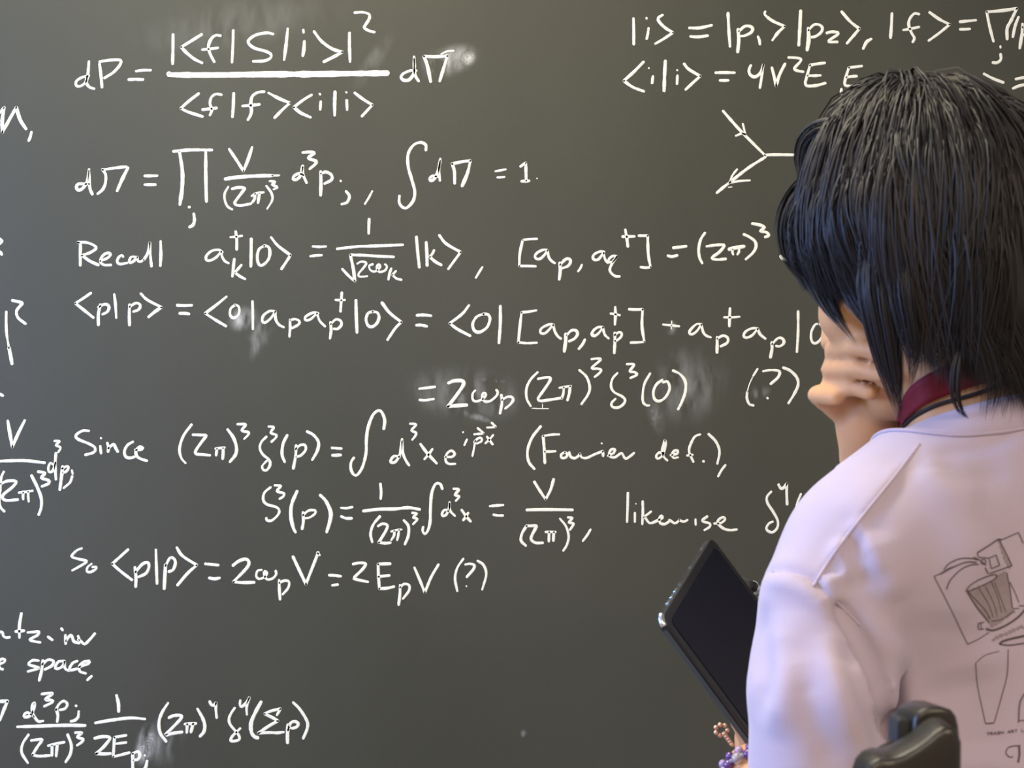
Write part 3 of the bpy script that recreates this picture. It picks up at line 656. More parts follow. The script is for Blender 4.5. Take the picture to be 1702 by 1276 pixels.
# ------------------------------------------------------------------ the person: measures
HC = P(1527, 392, 1.22)                      # middle of the skull
YAW, PITCH, ROLL = math.radians(48), math.radians(24), math.radians(0)
fh = np.array([-math.sin(YAW), math.cos(YAW), 0.0]); zz = np.array([0, 0, 1.0])
HF = math.cos(PITCH) * fh - math.sin(PITCH) * zz
HU = math.sin(PITCH) * fh + math.cos(PITCH) * zz
HL = np.array([-math.cos(YAW), -math.sin(YAW), 0.0])    # the person's left
HR3 = np.array([HF, HL, HU])
def hp(f, l, u):
    """centimetres forward / left / up in the head"""
    return HC + 0.01 * (f * HF + l * HL + u * HU)

BY = math.radians(25)
BF = np.array([-math.sin(BY), math.cos(BY), 0.0]); BR = np.array([math.cos(BY), math.sin(BY), 0.0]); BB = -BF
SH_L = P(1375, 1010, 1.135); SH_R = np.array([0.565, 1.27, 1.235])
NECK = P(1640, 745, 1.205)
EL_L = np.array([0.225, 1.13, 0.955]); WR_L = P(1253, 1286, 1.30)
WR_R = P(1443, 762, 1.285); EL_R = np.array([0.40, 1.37, 1.10])
PELV = np.array([0.42, 1.21, 0.90])

# frame of the tablet held in the left hand
C0 = P(1100, 1026, 1.35)
TA = P(1183, 890, 1.50) - C0; TL = float(np.linalg.norm(TA)); TA = TA / TL
TB = P(1245, 1222, 1.357) - C0; TB = TB - TA * (TB @ TA); TB /= np.linalg.norm(TB)
TN = np.cross(TB, TA); TN = TN if TN[1] < 0 else -TN
TW = 0.235; TT = 0.0095
def tab(u, v, w): return C0 + u * TB + v * TA + w * TN

# ------------------------------------------------------------------ body
def build_body():
    F = Field((0.02, 0.95, 0.0), (0.82, 1.62, 1.72), 0.004)
    # trunk under the shirt
    F.flatcone(P(1690, 905, 1.205), 0.125, P(1700, 1300, 1.20), 0.115, BB, 0.66, 0.03)
    F.flatcone(P(1700, 1300, 1.20), 0.115, PELV, 0.150, BB, 0.70, 0.04)
    F.cone(NECK + [0.0, 0, -0.035], 0.058, SH_L, 0.036, 0.03)
    F.cone(NECK + [0.02, 0, -0.035], 0.058, SH_R, 0.036, 0.03)
    # neck and head
    F.chain([hp(-2.2, 0, -5.5), 0.45 * hp(-2.2, 0, -5.5) + 0.55 * NECK, NECK], [0.056, 0.053, 0.062], 0.02)
    F.ell(hp(-0.3, 0, 0.4), HR3, (0.096, 0.076, 0.092), 0.02)
    F.ell(hp(3.4, 0, -4.6), HR3, (0.062, 0.060, 0.075), 0.025)
    for sgn in (-1, 1):
        F.cone(hp(7.4, 0.6 * sgn, -10.6), 0.017, hp(0.6, 5.0 * sgn, -7.2), 0.017, 0.02)     # jaw
        F.ell(hp(6.3, 4.0 * sgn, -4.2), HR3, (0.026, 0.024, 0.024), 0.018)                  # cheekbone
        F.cone(hp(8.7, 1.2 * sgn, -0.7), 0.010, hp(7.6, 4.4 * sgn, -0.9), 0.008, 0.010)     # brow
        F.ell(hp(9.3, 3.1 * sgn, -2.2), HR3, (0.012, 0.019, 0.011), 0.012, sub=True)        # eye socket
        F.ell(hp(7.6, 3.1 * sgn, -2.3), HR3, (0.0125, 0.0150, 0.0105), 0.004)               # lids
        F.ell(hp(9.6, 1.25 * sgn, -5.0), HR3, (0.010, 0.0085, 0.0075), 0.006)               # nostril wings
        F.ell(hp(-0.9, 7.5 * sgn, -2.6), np.array([0.8 * HF + 0.6 * HL * sgn, -0.6 * HF * sgn + 0.8 * HL, HU]), (0.019, 0.008, 0.031), 0.005)  # ear
        F.ell(hp(-0.6, 8.2 * sgn, -2.3), HR3, (0.009, 0.006, 0.016), 0.004, sub=True)
        F.ell(hp(-0.2, 7.5 * sgn, -5.2), HR3, (0.009, 0.006, 0.009), 0.004)                 # lobe
    F.ell(hp(7.9, 0, -11.0), HR3, (0.016, 0.018, 0.015), 0.015)                             # chin
    F.cone(hp(8.9, 0, -1.2), 0.007, hp(10.9, 0, -4.5), 0.0098, 0.010)                       # nose
    F.ell(hp(9.0, 0, -7.0), HR3, (0.014, 0.021, 0.013), 0.010)                              # mouth mound
    F.ell(hp(10.15, 0, -6.75), HR3, (0.006, 0.022, 0.0048), 0.004)
    F.ell(hp(10.0, 0, -7.9), HR3, (0.007, 0.019, 0.0060), 0.004)
    # arms
    F.chain([SH_L, 0.5 * (SH_L + EL_L) + [0, -0.003, 0], EL_L], [0.038, 0.042, 0.038], 0.02)
    F.chain([EL_L, 0.65 * EL_L + 0.35 * WR_L, WR_L], [0.037, 0.039, 0.024], 0.015)
    F.chain([SH_R, 0.5 * (SH_R + EL_R), EL_R], [0.038, 0.041, 0.037], 0.02)
    F.chain([EL_R, 0.66 * EL_R + 0.34 * WR_R, WR_R], [0.036, 0.038, 0.0215], 0.015)
    # right hand at the chin: palm, four bent fingers that come back towards the cheek, thumb on the far cheek
    F.chain([WR_R, P(1431, 715, 1.278), P(1416, 660, 1.268)], [0.0205, 0.0165, 0.0130], 0.010)
    F.chain([WR_R, P(1447, 712, 1.268), P(1438, 682, 1.262)], [0.0205, 0.0200, 0.0150], 0.010)
    F.cone(P(1416, 706, 1.268), 0.0125, P(1432, 735, 1.272), 0.0165, 0.010)
    fingers = {
        'index': ([(1412, 648, 1.264), (1387, 580, 1.240), (1424, 576, 1.196), (1468, 586, 1.176)], [0.0105, 0.0090, 0.0083, 0.0074]),
        'middle': ([(1410, 668, 1.268), (1383, 613, 1.246), (1424, 612, 1.206), (1470, 622, 1.184)], [0.0105, 0.0094, 0.0087, 0.0076]),
        'ring': ([(1412, 686, 1.270), (1383, 638, 1.252), (1416, 642, 1.224), (1448, 652, 1.208)], [0.0100, 0.0088, 0.0080, 0.0070]),
        'little': ([(1414, 700, 1.270), (1359, 656, 1.256), (1376, 658, 1.240), (1391, 661, 1.231)], [0.0100, 0.0086, 0.0083, 0.0076]),
    }
    for k_, (pts, rr) in fingers.items():
        F.chain([P(*q) for q in pts], rr, 0.0012)
    F.chain([P(1452, 712, 1.288), hp(8.6, -4.4, -12.0), hp(7.2, -4.9, -8.8)], [0.0135, 0.0105, 0.0082], 0.004)
    # left hand under the tablet
    lp = tab(0.188, 0.030, -0.036)
    F.cone(WR_L, 0.0235, lp, 0.024, 0.012)
    F.cone(lp, 0.021, tab(0.165, 0.058, -0.032), 0.020, 0.012)
    for i, (u0, v0, u1, v1) in enumerate(((0.165, 0.035, 0.105, 0.040), (0.158, 0.055, 0.092, 0.070), (0.158, 0.075, 0.096, 0.098), (0.165, 0.092, 0.115, 0.122))):
        F.chain([tab(u0, v0, -0.028), tab((u0 + u1) / 2, (v0 + v1) / 2, -0.0225), tab(u1, v1, -0.0175)], [0.0095, 0.0085, 0.0072], 0.003)
    F.chain([tab(0.190, 0.0, -0.030), tab(0.182, -0.012, -0.002), tab(0.168, 0.012, 0.0085)], [0.012, 0.0098, 0.0080], 0.006)
    # legs and feet
    for sgn in (-1, 1):
        hipp = PELV + BR * 0.085 * sgn - [0, 0, 0.03]
        knee = np.array([hipp[0] + 0.01 * sgn, hipp[1] + 0.02, 0.49]); ank = np.array([knee[0], knee[1] - 0.015, 0.085])
        F.chain([hipp, knee, ank], [0.083, 0.052, 0.036], 0.02)
        F.chain([ank - [0, 0.0, 0.045], ank + BF * 0.15 - [0, 0, 0.056]], [0.036, 0.026], 0.02)
    return F.mesh()

M_SKIN = mat('skin', (0.62, 0.325, 0.15), 0.55, 0.25, noise=(35, 0.06), sss=0.12)
Vb, Qb = build_body()
Vb = smooth_mesh(Vb, Qb, 1, 0.4)
body = link('person', mesh_fast('person', Vb, Qb), M_SKIN, smooth=True)
# legs below the shirt hem wear trousers (a part), so the skin mesh stays whole
tag(body, 'person in lilac t-shirt, black hair, hand at chin, facing the chalkboard', 'person')

# ------------------------------------------------------------------ t-shirt
def build_shirt():
    F = Field((0.02, 0.92, 0.72), (0.84, 1.55, 1.42), 0.004)
    F.chain([P(1588, 800, 1.185), P(1456, 906, 1.155), SH_L], [R_(103, 1.185), R_(119, 1.155), R_(114, 1.135)], 0.045)
    F.cone(P(1690, 790, 1.205), R_(100, 1.2), SH_R, 0.058, 0.03)
    F.flatcone(P(1692, 925, 1.210), 0.148, P(1706, 1300, 1.215), 0.154, BB, 0.66, 0.05)
    F.flatcone(P(1706, 1300, 1.215), 0.154, np.array([0.42, 1.205, 0.74]), 0.172, BB, 0.70, 0.02)
    # sleeves
    F.chain([SH_L, P(1366, 1160, 1.106), P(1356, 1420, 1.100)], [R_(115, 1.135), R_(119, 1.106), R_(112, 1.100)], 0.005)
    e = 0.25 * SH_R + 0.75 * EL_R
    F.cone(SH_R, 0.058, e, 0.060, 0.012)
    # deep crease where the back panel folds over the sleeve, and the sunk sleeve seam above it
    bv = bvh_of(*F.mesh())
    def dent(px, r0, r1, inset):
        pts = []
        for q in catmull(px, 6.0):
            d = Vector(P(q[0], q[1], 1.0)) - Vector((0, 0, CZ)); d.normalize()
            loc, nr, _, _ = bv.ray_cast(Vector((0, 0, CZ)), d)
            if loc is not None: pts.append(np.array(loc) - inset * np.array(nr))
        rr = np.linspace(r0, r1, len(pts))
        for i in range(len(pts) - 1): F.cone(pts[i], rr[i], pts[i + 1], rr[i + 1], 0.004, sub=True)
    dent([(1268, 948), (1320, 955), (1358, 973), (1395, 1008)], 0.0022, 0.0030, 0.0005)
    dent([(1395, 1008), (1428, 1048), (1453, 1090), (1472, 1140)], 0.0045, 0.0115, 0.0026)
    dent([(1472, 1140), (1485, 1195), (1491, 1260), (1493, 1340)], 0.0115, 0.0130, 0.0035)
    return F.mesh()
Vs, Qs = build_shirt()
Vs = smooth_mesh(Vs, Qs, 2, 0.4)

# collar loop around the neck
CC = P(1627, 702, 1.195)
CE1 = BR + zz * 0.08; CE2 = BB + zz * 0.33
CN = np.cross(CE1, CE2); CN /= np.linalg.norm(CN); CN = CN if CN[2] > 0 else -CN
def collar_pt(t, ra, rb, up):
    return CC + ra * math.cos(t) * CE1 + rb * math.sin(t) * CE2 + up * CN
def cam_ray(bvh, px, py):
    d = Vector(P(px, py, 1.0)) - Vector((0, 0, CZ)); d.normalize()
    loc, nrm, fi, dist = bvh.ray_cast(Vector((0, 0, CZ)), d)
    return (None, None) if loc is None else (np.array(loc), np.array(nrm))

# folds and seams: raised or sunk lines pressed into the cloth
def press(V, Q, folds):
    bv = bvh_of(V, Q)
    N = vnormals(V, Q)
    out = V.copy()
    for pts, w, amp in folds:
        poly = [cam_ray(bv, *q)[0] for q in catmull(pts, 8.0)]
        poly = np.array([q for q in poly if q is not None])
        if len(poly) < 2: continue
        sel = np.where(np.all((V > poly.min(0) - 4 * w) & (V < poly.max(0) + 4 * w), axis=1))[0]
        if not len(sel): continue
        a = poly[:-1]; b = poly[1:]; ba = b - a
        d = np.full(len(sel), 1e9); tt = np.zeros(len(sel))
        for i in range(len(a)):
            pa = V[sel] - a[i]; h = np.clip(pa @ ba[i] / (ba[i] @ ba[i] + 1e-12), 0, 1)
            dd = np.linalg.norm(pa - h[:, None] * ba[i], axis=1)
            m = dd < d; d[m] = dd[m]; tt[m] = (i + h[m]) / len(a)
        taper = np.clip(np.minimum(tt, 1 - tt) * 4.5 + 0.02, 0, 1)
        out[sel] += N[sel] * (amp * taper * np.exp(-(d / w) ** 2))[:, None]
    return out

FOLDS = [
    ([(1268, 962), (1318, 970), (1352, 988), (1388, 1022)], 0.007, 0.003),
    ([(1436, 1016), (1470, 1054), (1498, 1105), (1517, 1160), (1526, 1230), (1528, 1320)], 0.010, 0.006),
    ([(1392, 890), (1405, 930), (1416, 975)], 0.008, 0.006),
    ([(1425, 862), (1440, 905), (1460, 960)], 0.008, 0.006),
    ([(1376, 950), (1384, 985), (1390, 1005)], 0.006, 0.005),
    ([(1408, 880), (1424, 925), (1438, 985)], 0.007, -0.005),
    ([(1455, 880), (1475, 940), (1490, 1000)], 0.012, 0.004),
    ([(1335, 1100), (1345, 1170), (1372, 1240), (1388, 1300)], 0.013, -0.0045),
    ([(1368, 1050), (1395, 1140), (1425, 1215), (1452, 1300)], 0.012, 0.005),
    ([(1398, 1050), (1425, 1130), (1455, 1210), (1472, 1270)], 0.010, -0.0045),
    ([(1420, 1090), (1445, 1150), (1470, 1200)], 0.008, 0.003),
    ([(1275, 1000), (1262, 1060), (1270, 1130), (1258, 1200)], 0.013, -0.005),
    ([(1310, 1010), (1296, 1080), (1300, 1150), (1290, 1230)], 0.016, 0.005),
    ([(1500, 770), (1455, 812), (1405, 870)], 0.014, 0.003),
    ([(1540, 752), (1600, 748), (1650, 738), (1702, 712)], 0.006, -0.003),
    ([(1545, 765), (1600, 790), (1680, 785)], 0.012, -0.003),
    ([(1530, 770), (1580, 812), (1640, 830)], 0.014, 0.003),
    ([(1600, 1110), (1622, 1180), (1630, 1270)], 0.028, -0.006),
    ([(1640, 880), (1600, 960), (1580, 1050)], 0.035, 0.004),
]
Vs = press(Vs, Qs, FOLDS)
SHOULDER_SEAM = [(1528, 738), (1490, 788), (1440, 850), (1395, 908), (1368, 948), (1352, 974)]
Vs = press(Vs, Qs, [(SHOULDER_SEAM, 0.006, 0.0030), ([(p[0] + 9, p[1] + 6) for p in SHOULDER_SEAM], 0.007, -0.0022)])
# wavy drape of the loose cloth
wv = np.zeros(len(Vs))
for _ in range(14):
    kx, ky, kz = rng.normal(0, 60), rng.normal(0, 60), rng.normal(0, 26)
    wv += 0.00042 * np.sin(Vs @ np.array([kx, ky, kz]) + rng.uniform(0, 6.28))
wv = np.where(Vs[:, 2] > 1.335, 0.3 * wv, wv)
Vs = Vs + vnormals(Vs, Qs) * wv[:, None]

# lower edge of the collar band, lying on the cloth; the cloth inside it is tucked under and cut away
bvS = bvh_of(Vs, Qs)
n = 96; V = []; F = []
lows = []; nrs = []
for i in range(n):
    loc, nr, _, _ = bvS.find_nearest(Vector(collar_pt(2 * math.pi * i / n, 0.0725, 0.0680, -0.0200)))
    lows.append(np.array(loc)); nrs.append(np.array(nr))
lows = np.array(lows); nrs = np.array(nrs)
for _ in range(14): lows = 0.25 * np.roll(lows, 1, 0) + 0.5 * lows + 0.25 * np.roll(lows, -1, 0); nrs = 0.25 * np.roll(nrs, 1, 0) + 0.5 * nrs + 0.25 * np.roll(nrs, -1, 0)
for i in range(n):
    loc, nr, _, _ = bvS.find_nearest(Vector(lows[i])); lows[i] = loc; nrs[i] = nr
for _ in range(2): lows = 0.25 * np.roll(lows, 1, 0) + 0.5 * lows + 0.25 * np.roll(lows, -1, 0); nrs = 0.25 * np.roll(nrs, 1, 0) + 0.5 * nrs + 0.25 * np.roll(nrs, -1, 0)
Ac = np.linalg.inv(np.stack([CE1, CE2, CN], 1))
lc = (lows - CC) @ Ac.T
l_ang = np.arctan2(lc[:, 1], lc[:, 0]); l_rad = np.hypot(lc[:, 0], lc[:, 1]); od = np.argsort(l_ang)
def inside_ratio(X):
    c = (X - CC) @ Ac.T
    r = np.hypot(c[:, 0], c[:, 1]) / np.interp(np.arctan2(c[:, 1], c[:, 0]), l_ang[od], l_rad[od], period=2 * math.pi)
    return np.where(np.abs(c[:, 2]) < 0.09, r, 9.0)
Vs = Vs - CN * (0.008 * np.clip((1.0 - inside_ratio(Vs)) / 0.10, 0, 1))[:, None]
# open the neck, the hem and the sleeve ends
cen = Vs[Qs].mean(1)
in_neck = inside_ratio(cen) < 0.90
sl_end = P(1356, 1420, 1.115)
in_sleeve_l = (cen[:, 2] < sl_end[2] + 0.004) & (np.linalg.norm((cen - sl_end)[:, :2], axis=1) < 0.07) & (cen[:, 0] < sl_end[0] + 0.06) & (cen[:, 2] > sl_end[2] - 0.08)
e_ = 0.25 * SH_R + 0.75 * EL_R; ed = (EL_R - SH_R) / np.linalg.norm(EL_R - SH_R)
in_sleeve_r = ((cen - e_) @ ed > 0.0) & (np.linalg.norm(cen - e_, axis=1) < 0.085) & (cen[:, 1] > 1.29)
in_hem = cen[:, 2] < 0.745
keep = ~(in_neck | in_sleeve_l | in_sleeve_r | in_hem)
Qk = Qs[keep]
used = np.unique(Qk); remap = np.full(len(Vs), -1); remap[used] = np.arange(len(used))

def cloth_material():
    m = mat('lilac_cotton', (0.455, 0.385, 0.47), 0.92, 0.15, noise=(14, 0.05), bump=(900, 0.25, 0.0006), sheen=0.25)
    return m
M_SHIRT = cloth_material()
M_RIB = mat('lilac_rib_knit', (0.445, 0.375, 0.46), 0.92, 0.15, noise=(60, 0.05), bump=(1200, 0.3, 0.0006), sheen=0.25)
# trim the cut edges to clean planes
ek = np.concatenate([Qk[:, [i, (i + 1) % 4]] for i in range(4)]); es = np.sort(ek, axis=1)
ue, cnt = np.unique(es, axis=0, return_counts=True)
bd = np.unique(ue[cnt == 1])
for pl, nn, rad in ((e_, ed, 0.09), (sl_end + [0, 0, 0.004], np.array([0, 0, 1.0]), 0.08), (np.array([0.42, 1.2, 0.745]), np.array([0, 0, 1.0]), 0.4)):
    dv = (Vs[bd] - pl) @ nn
    m_s = (np.abs(dv) < 0.008) & (np.linalg.norm(Vs[bd] - pl, axis=1) < rad)
    Vs[bd[m_s]] -= nn * dv[m_s][:, None]
shirt = link('t_shirt', mesh_fast('t_shirt', Vs[used], remap[Qk]), M_SHIRT, body, smooth=True, label='faded lilac cotton t-shirt with a grey print on the back')
so = shirt.modifiers.new('solidify', 'SOLIDIFY'); so.thickness = 0.0014; so.offset = -1

# collar band
V = []; F = []
for i in range(n):
    t = 2 * math.pi * i / n
    top = collar_pt(t, 0.0635, 0.0600, 0.004)
    low = lows[i] + 0.0012 * nrs[i]
    outv = low - CC; outv -= CN * (outv @ CN); outv /= np.linalg.norm(outv)
    prof = [top - outv * 0.0020, top - outv * 0.0008 + CN * 0.0012, top + outv * 0.0012, 0.65 * top + 0.35 * low + outv * 0.0030, 0.3 * top + 0.7 * low + outv * 0.0028, low + outv * 0.0008,
            low - CN * 0.006 - outv * 0.004, top - outv * 0.0022 - CN * 0.012]
    V += prof
m_ = 8
for i in range(n):
    j = (i + 1) % n
    for k in range(m_):
        l = (k + 1) % m_
        F.append((i * m_ + k, i * m_ + l, j * m_ + l, j * m_ + k))
link('collar', mesh_np('collar', V, F), M_RIB, shirt, smooth=True)

link('collar_seam', mesh_np('collar_seam', *tube(lows + nrs * 0.0010, 0.0016, 8, closed=True)), M_RIB, shirt, smooth=True)

# stitched seams lying on the cloth
def seam(pts, off, r, name):
    path = []
    for q in catmull(pts, 5.0):
        a, nn = cam_ray(bvS, *q)
        if a is not None: path.append(a + nn * off)
    path = np.array(path)
    for _ in range(2): path[1:-1] = 0.25 * path[:-2] + 0.5 * path[1:-1] + 0.25 * path[2:]
    link(name, mesh_np(name, *tube(path, r, 8)), M_RIB, shirt, smooth=True)
seam(SHOULDER_SEAM, -0.0004, 0.0015, 'shoulder_seam')
seam([(1275, 947), (1318, 955), (1356, 974), (1398, 1008), (1430, 1040)], -0.0008, 0.0013, 'sleeve_seam')

# ------------------------------------------------------------------ the grey sketch printed on the back
M_INK = mat('faded_print_ink', (0.105, 0.08, 0.085), 0.9, 0.1, noise=(300, 0.25))
M_TONE = mat('print_halftone', (0.29, 0.24, 0.265), 0.92, 0.1, noise=(260, 0.2))
def print_lines(name, blocks, material):
    parts = []
    for (x0, y0, s, txt) in blocks:
        for pts, w in strokes(x0, y0, s, txt):
            c = catmull(pts, 3.0)
            T = np.gradient(c, axis=0); T /= np.linalg.norm(T, axis=1)[:, None] + 1e-9
            N = np.stack([-T[:, 1], T[:, 0]], 1); rows = []
            for o in (-0.5, 0.5):
                row = []
                for q in c + N * (o * w):
                    a, nn = cam_ray(bvS, *q)
                    row.append(None if a is None else a + nn * 0.0007)
                rows.append(row)
            V = []; F = []
            for i in range(len(c)):
                if rows[0][i] is None or rows[1][i] is None: continue
                V += [rows[0][i], rows[1][i]]
                k = len(V)
                if k >= 4: F.append((k - 4, k - 3, k - 1, k - 2))
            if F: parts.append((np.array(V), F))
    V, F = join_parts(parts)
    return link(name, mesh_np(name, V, F), material, shirt)
def print_fill(name, polys, material):
    parts = []
    for poly in polys:
        poly = np.array(poly, float); step = 3.0
        x0, y0 = poly.min(0); x1, y1 = poly.max(0)
        nx = int((x1 - x0) / step) + 2; ny = int((y1 - y0) / step) + 2
        def inside(x, y):
            c = False; j = len(poly) - 1
            for i in range(len(poly)):
                if (poly[i][1] > y) != (poly[j][1] > y) and x < (poly[j][0] - poly[i][0]) * (y - poly[i][1]) / (poly[j][1] - poly[i][1]) + poly[i][0]: c = not c
                j = i
            return c
        ids = {}; V = []; F = []
        def vid(i, j):
            if (i, j) not in ids:
                a, nn = cam_ray(bvS, x0 + i * step, y0 + j * step)
                ids[(i, j)] = None if a is None else len(V)
                if a is not None: V.append(a + nn * 0.0004)
            return ids[(i, j)]
        for i in range(nx):
            for j in range(ny):
                if inside(x0 + (i + .5) * step, y0 + (j + .5) * step):
                    q = (vid(i, j), vid(i + 1, j), vid(i + 1, j + 1), vid(i, j + 1))
                    if None not in q: F.append(q)
        if F: parts.append((np.array(V), F))
    V, F = join_parts(parts)
    return link(name, mesh_np(name, V, F), material, shirt, label='grey shaded areas of the printed sketch')
def cp(pts, x0=1540, y0=870, s=5.802):
    return [(x0 + a / s, y0 + b / s) for a, b in pts]
print_fill('print_shading', [
    cp([(385, 645), (520, 600), (640, 545), (680, 495), (760, 460), (795, 600), (825, 815), (850, 850), (720, 950), (620, 1000), (590, 930), (480, 800)]),
    cp([(700, 150), (760, 280), (820, 410), (790, 430), (730, 300), (685, 165)]),
    cp([(610, 1120), (700, 1072), (800, 1030), (930, 975), (935, 1000), (800, 1060), (640, 1130)])], M_TONE)
def letters(text, x, y, dx, dy, w, hgt):
    G = {'T': '0,0 1,0;.5,0 .5,1', 'R': '0,1 0,0 .9,.1 .8,.5 0,.5;.4,.5 1,1', 'A': '0,1 .5,0 1,1;.2,.6 .8,.6', 'S': '1,.1 .2,0 .1,.4 .9,.6 .8,1 0,.9', 'H': '0,0 0,1;1,0 1,1;0,.5 1,.5', 'L': '0,0 0,1 .9,1', 'E': '1,0 0,0 0,1 1,1;0,.5 .8,.5', ' ': ''}
    out = []
    for ch in text:
        for st in G[ch].split(';'):
            if st:
                pts = [tuple(float(v) for v in t.split(',')) for t in st.split()]
                tx = ['%.2f,%.2f' % (x + a * w, y + b * hgt) for a, b in pts]
                out.append('w1.1 ' + tx[0] + ' ' + ' | '.join(tx[1:]))
        x += dx; y += dy
    return ';'.join(out)
print_lines('print_line_drawing', [
 (1540, 870, 5.802, '''w1.3 70,505 235,825 395,1160 | 500,1110 600,1045; w1.3 70,505 130,480 210,430 250,415; w1.5 720,155 800,120 885,85 | 930,190; w1.2 800,560 850,660 890,760;
 w1.8 165,440 220,380 330,335 450,335 490,350; w2 130,485 250,420 380,370 480,370; w1.8 190,630 230,540 330,440 430,395 500,390; w2.2 485,280 590,215 690,150 720,160; w1.6 690,150 760,280 820,405 | 700,445 600,480; w1.4 485,280 500,320 550,325 600,330 665,300 | 700,400 | 620,430; w1.2 600,340 620,430;
 w1.5 450,320 500,345 540,370 570,400; w1.3 520,350 550,340 570,370 540,390 515,370; w1.6 560,420 590,480; w1.6 380,640 420,590 520,530 640,490 675,500 640,540 520,600 400,650 380,640; w1.6 380,640 480,800 600,950; w1.4 400,655 560,830 610,920; w1.1 620,560 680,700 720,860; w1.1 650,560 720,740 760,850; w1.1 560,600 640,760 680,890; w1.1 500,620 590,770 640,900; w1.6 770,470 800,620 825,815;
 w3.2 570,1010 640,1025 760,980 880,900 945,830; w1.5 620,940 720,920 840,840; w1.5 830,820 890,815; w1.5 890,790 945,790; w3.6 700,1160 740,1130 850,1100 945,1080; w2.2 700,1160 800,1170 945,1150; w1.4 495,960 555,945; w1.4 495,960 500,1015 550,1010; w1.2 520,960 525,1010'''),
 (1540, 860, 3.068, '''w1.3 250,740 258,840 275,930 300,1045; w1.3 415,670 410,800 380,920 345,1045; w1 250,740 300,700 370,680; w2 300,1049 342,1047; w2 500,895 475,945 468,1045; w1.6 468,1035 500,1033'''),
 (1620, 1140, 9.378, letters('TRASH ART LE', 190, 722, 54, -5.5, 40, 42)),
 (1620, 1140, 9.378, '''w1.8 600,1095 560,1110 510,1080 485,1030 520,960 600,935 710,925; w3.2 690,925 695,1060 675,1190'''),
], M_INK)

# ------------------------------------------------------------------ trousers and shoes (below the frame)
M_TROUSER = mat('dark_denim', (0.02, 0.022, 0.03), 0.9, 0.2, noise=(200, 0.2))
M_SHOE = mat('black_shoe', (0.015, 0.015, 0.016), 0.5)
def lower(name, zlo, zhi, off, material):
    c = Vb[Qb].mean(1)
    k = (c[:, 2] > zlo) & (c[:, 2] < zhi) & (np.abs(c[:, 0] - PELV[0]) < 0.22) & ((c[:, 0] > 0.29) | (c[:, 2] < 0.8))
    q = Qb[k]; u = np.unique(q); rm = np.full(len(Vb), -1); rm[u] = np.arange(len(u))
    Vo = Vb + vnormals(Vb, Qb) * off
    Vo[:, 2] = np.maximum(Vo[:, 2], 0.001)
    return link(name, mesh_fast(name, Vo[u], rm[q]), material, body, smooth=True)
lower('trousers', 0.10, 0.90, 0.008, M_TROUSER)
lower('shoes', -1, 0.105, 0.005, M_SHOE)
# ------------------------------------------------------------------ hair
def hair_material():
    m = bpy.data.materials.new('black_hair'); m.use_nodes = True
    nt = m.node_tree; b = nt.nodes['Principled BSDF']; L = nt.links
    at = nt.nodes.new('ShaderNodeAttribute'); at.attribute_name = 'strand'
    cr = nt.nodes.new('ShaderNodeValToRGB')
    cr.color_ramp.elements[0].position = 0.0; cr.color_ramp.elements[0].color = (0.006, 0.0055, 0.006, 1)
    cr.color_ramp.elements[1].position = 1.0; cr.color_ramp.elements[1].color = (0.021, 0.0165, 0.0165, 1)
    L.new(at.outputs['Fac'], cr.inputs['Fac']); L.new(cr.outputs['Color'], b.inputs['Base Color'])
    b.inputs['Roughness'].default_value = 0.50
    b.inputs['Specular IOR Level'].default_value = 0.36
    return m
M_HAIR = hair_material()

HCEN = hp(-1.1, -0.2, 0.9)
HRAD = np.array([0.102, 0.092, 0.120])
def build_cap():
    F = Field(HCEN - 0.22, HCEN + 0.22, 0.005)
    F.ell(HCEN, HR3, HRAD * 1.0, 0.01)
    F.cone(hp(-4.5, 2.5, -3.0), 0.060, hp(-5.0, 2.0, -8.5), 0.045, 0.03)
    F.cone(hp(-4.5, -2.5, -3.0), 0.060, hp(-5.0, -2.0, -8.5), 0.045, 0.03)
    F.ell(hp(10.5, 0.0, -7.5), HR3, (0.075, 0.085, 0.090), 0.02, sub=True)
    F.ell(hp(5.0, 7.0, -9.0), HR3, (0.06, 0.06, 0.075), 0.02, sub=True)
    F.ell(hp(5.0, -7.0, -9.0), HR3, (0.06, 0.06, 0.075), 0.02, sub=True)
    return F.mesh()
def shape_front(X):
    """the hair lies flatter over the forehead"""
    q = ((X - HCEN) @ HR3.T) / HRAD
    q = q / (np.linalg.norm(q, axis=-1, keepdims=True) + 1e-9)
    k = 1 - 0.27 * np.clip(0.80 * q[..., 0:1] + 0.60 * q[..., 1:2], 0, 1) * np.clip(q[..., 2:3], 0, 1) - 0.17 * np.clip(-0.66 * q[..., 0:1] - 0.75 * q[..., 1:2], 0, 1) * np.clip(q[..., 2:3], 0, 1)
    return HCEN + (X - HCEN) * k
Vc, Qc = build_cap()
Vc = shape_front(Vc)
hair = link('hair', mesh_fast('hair', Vc, Qc), M_HAIR, body, smooth=True, label='short layered black hair')
atc = hair.data.attributes.new('strand', 'FLOAT', 'POINT'); atc.data.foreach_set('value', np.full(len(Vc), 0.1, np.float32))

ZT = [(-180, 690), (-120, 680), (-60, 610), (-30, 530), (0, 470), (28, 478), (40, 505), (48, 525), (56, 505), (66, 510), (76, 560), (86, 640), (96, 690), (106, 670), (114, 640), (124, 650), (134, 680), (150, 705), (180, 700)]
def z_end(phi):
    y = np.interp(np.degrees(phi), [a for a, _ in ZT], [b for _, b in ZT])
    return CZ - (y - 638) / FP * 1.19

